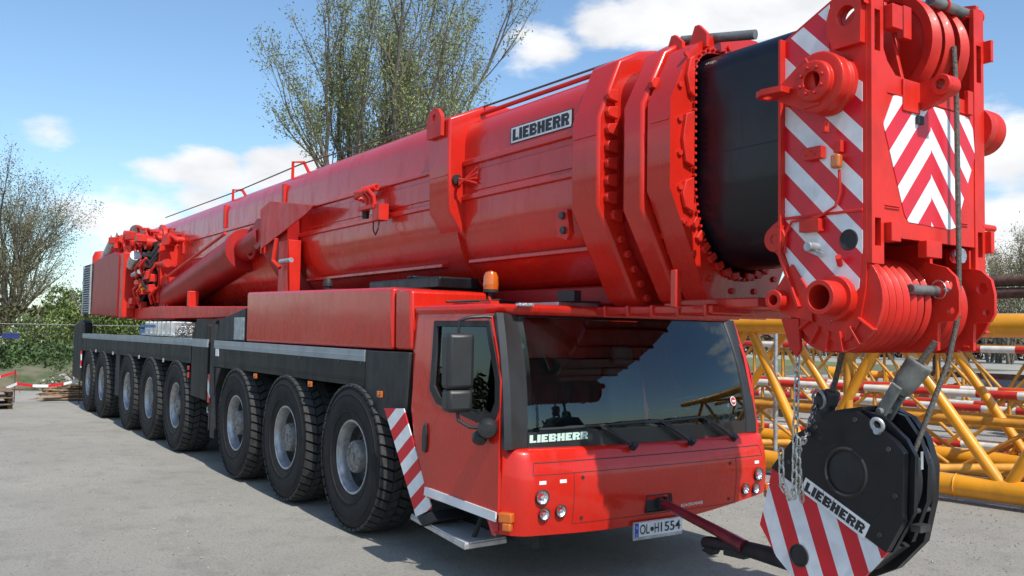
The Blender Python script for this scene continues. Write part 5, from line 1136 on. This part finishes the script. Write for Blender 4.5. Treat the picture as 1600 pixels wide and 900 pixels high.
def tree(name, label, loc, stems, L_, r, depth, seed, bark, leafmat, lsize, lnum, lspread, group=None, fan=.35, up=.12, split=(2, 4), shrink=.68, wob=.35, sp=(.35, .85)):
    rnd = random.Random(seed); T = thing(name, label, 'tree', loc, group); b = MB(); tips = []
    for i in range(stems):
        a = 2*math.pi*i/stems+rnd.uniform(-.3, .3); d = Vector((math.cos(a)*fan*rnd.uniform(.5, 1), math.sin(a)*fan*rnd.uniform(.5, 1), 1)).normalized()
        grow(b, Vector(loc)+Vector((math.cos(a)*.2, math.sin(a)*.2, -.1)), d, L_*rnd.uniform(.85, 1.1), r*rnd.uniform(.7, 1), depth, rnd, tips, up, split, wob, shrink, sp)
    b.build('trunk', bark, T, smooth=60)
    if lnum:
        b = MB(); rnd.shuffle(tips); leaves(b, tips, lsize, lnum, lspread, rnd); b.build('crown', leafmat, T, smooth=0)
    return T, len(tips)
tree('willow_tree', 'tall many stemmed willow with thin fresh leaves rising behind the red boom', (-23.2, 8.7, 0), 9, 8.2, .20, 4, 5, barkw, leafw, .048, 3, .13, fan=.13, up=.24, split=(2, 3), shrink=.52, sp=(.22, .52))
tree('bare_tree', 'tall bare forked tree at the far left edge, left of its neighbour', (-54, -3.0, 0), 4, 6.2, .22, 4, 21, barkg, leafd, .06, 3, .25, 'bare trees at the left', fan=.2, split=(1, 3), shrink=.6, sp=(.25, .65))
tree('bare_tree', 'tall bare tree with wide crown nearest the crane tail on the left', (-56, .6, 0), 4, 5.8, .26, 4, 23, barkg, leafd, .06, 3, .25, 'bare trees at the left', fan=.22, split=(1, 3), shrink=.6, sp=(.25, .65))
tree('bare_tree', 'smaller bare tree between the wide tree and the crane tail', (-70, 9.6, 0), 2, 3.9, .20, 4, 29, barkg, leafd, .10, 0, .25, 'bare trees at the left', fan=.3, split=(2, 3))
def bush(name, label, loc, w_, d_, h_, n, seed, m, size, group, mats2=None):
    rnd = random.Random(seed); T = thing(name, label, 'bush', loc, group); b = MB(); tw = MB()
    cl = [(rnd.uniform(-1, 1), rnd.uniform(-1, 1), rnd.uniform(.25, .95), rnd.uniform(.22, .42)) for _ in range(16)]
    for i in range(n):
        c = rnd.choice(cl); v = Vector((rnd.gauss(0, 1), rnd.gauss(0, 1), rnd.gauss(0, 1))).normalized()*rnd.uniform(.5, 1)**.5*c[3]
        p = Vector(loc)+Vector(((c[0]*.7+v.x)*w_, (c[1]*.7+v.y)*d_, max(.02, (c[2]*.75+v.z*.7)*h_)))
        leaves(b, [p], size, 1, .02, rnd, 1 if mats2 and rnd.random() < .2 else 0)
    for i in range(18):
        a = rnd.uniform(0, 6.28); tw.tube([Vector(loc), Vector(loc)+Vector((math.cos(a)*w_*.3, math.sin(a)*d_*.3, h_*.5)), Vector(loc)+Vector((math.cos(a)*w_*.6, math.sin(a)*d_*.6, h_*rnd.uniform(.7, 1.0)))], [.05, .035, .01], 4)
    b.build('foliage', [m]+([mats2] if mats2 else []), T, smooth=0); tw.build('stem', barkg, T); return T
bush('shrub', 'large fresh green shrub next to the crane tail', (-40, 2.7, 0), 2.6, 2.3, 4.6, 17000, 1, leafg, .085, 'shrubs on the verge')
bush('shrub', 'pale flowering shrub in the middle of the verge', (-42, .4, 0), 2.0, 1.5, 3.0, 9000, 2, leafg, .08, 'shrubs on the verge', blossom)
bush('shrub', 'brown green shrub behind the mesh fence post', (-46, -1.8, 0), 2.4, 2.2, 3.4, 5000, 3, mat('dull_leaf', (.09, .085, .035), .7, var=.3, scale=1), .12, 'shrubs on the verge')
bush('shrub', 'low dull shrub at the far left edge', (-52, -4.5, 0), 2.6, 2.0, 2.6, 2600, 8, MT['dull_leaf'], .12, 'shrubs on the verge')
bush('shrub', 'tall green shrub partly hidden by the crane tail', (-38, 5.6, 0), 2.0, 1.6, 3.4, 8000, 6, leafg, .085, 'shrubs on the verge')
# ivy-covered bank
def bank():
    b = MB(); rnd = random.Random(2)
    for i in range(24000):
        y = rnd.uniform(-9, 6.5); t_ = rnd.random()**.8; x = -26.2-4.3*t_+rnd.gauss(0, .25)
        h = (.12+1.25*min(1, t_*1.3))*(.8+.35*noise.noise(Vector((x*.5, y*.5, 0)))); z = h*rnd.uniform(.6, 1.1)
        leaves(b, [Vector((x, y, z))], .085, 1, .03, rnd)
    return b
tag(bank().build('ivy_bank', leafk, smooth=0), kind='stuff')
b = MB(); rows = []
for i in range(15):
    t_ = i/14; rows.append([(-25.2-6*t_, -12+19*j/40, .02+max(0, 1.05*math.sin(min(1, t_*1.25)*math.pi*.5)-(.0 if t_ < .9 else (t_-.9)*8))*(.75+.35*noise.noise(Vector((t_*3, j*.35, 1))))+.06*noise.noise(Vector((t_*9, j*1.1, 3)))) for j in range(41)])
tag(b.grid(rows).build('earth_bank', earth), kind='structure')
# rubble heap near the crane tail
def rubble():
    b = MB(); rnd = random.Random(6)
    for i in range(500):
        a = rnd.uniform(0, 6.28); rr = rnd.random()**.7; x = -25.2+1.6*rr*math.cos(a); y = .2+1.9*rr*math.sin(a); z = .75*(1-rr)+rnd.uniform(-.05, .08); s = rnd.uniform(.04, .13)
        q = Matrix.Rotation(rnd.uniform(0, 3), 3, (rnd.random()+.1, rnd.random(), rnd.random())); b.obox((x, y, max(.02, z)), (s, s*rnd.uniform(.5, 1), s*rnd.uniform(.4, .8)), q, 0 if rnd.random() < .8 else 1)
    return b
tag(rubble().build('rubble_heap', [earth, brick], smooth=0), kind='stuff')
# trees at the right horizon
rnd = random.Random(31)
for i in range(9):
    x = -47+2.1*i+rnd.uniform(-.6, .6); y = 79+rnd.uniform(-3, 6)
    tree('slender_tree', 'thin bare tree in the distant row above the rusty pipes at the right', (x, y, 0), 4, 7.2*rnd.uniform(.85, 1.15), .15, 3, 100+i, barkg, leafd, .10, 1, .4, 'distant bare trees at the right', fan=.2, up=.3, split=(3, 4), shrink=.5, sp=(.2, .5))
# far hedge belts that close the horizon
def belt(p, q, h, n, seed, m, size):
    b = MB(); rnd = random.Random(seed); p = Vector(p); q = Vector(q)
    for i in range(n):
        t_ = rnd.random(); hh = h*(.65+.5*noise.noise(Vector((t_*30, seed, 0)))+.15*rnd.random()); c = p+(q-p)*t_+Vector((rnd.gauss(0, 1.2), rnd.gauss(0, 1.2), 0)); c.z = hh*rnd.random()**.7
        leaves(b, [c], size, 1, .05, rnd)
    return b
tag(belt((-100, -40, 0), (-95, 60, 0), 5, 14000, 1, None, .45).build('far_thicket', MT['dull_leaf'], smooth=0), kind='stuff')
tag(belt((-95, 60, 0), (-10, 120, 0), 4.2, 14000, 2, None, .45).build('far_thicket', mat('brown_scrub', (.11, .085, .055), .8, var=.35, scale=.4), smooth=0), kind='stuff')
tag(belt((-10, 120, 0), (150, 60, 0), 4.5, 8000, 3, None, .6).build('far_thicket', MT['dull_leaf'], smooth=0), kind='stuff')
tag(belt((-95, -40, 0), (20, -110, 0), 5, 7000, 4, None, .6).build('far_thicket', MT['dull_leaf'], smooth=0), kind='stuff')
tag(belt((20, -110, 0), (150, 60, 0), 5, 7000, 5, None, .7).build('far_thicket', MT['dull_leaf'], smooth=0), kind='stuff')
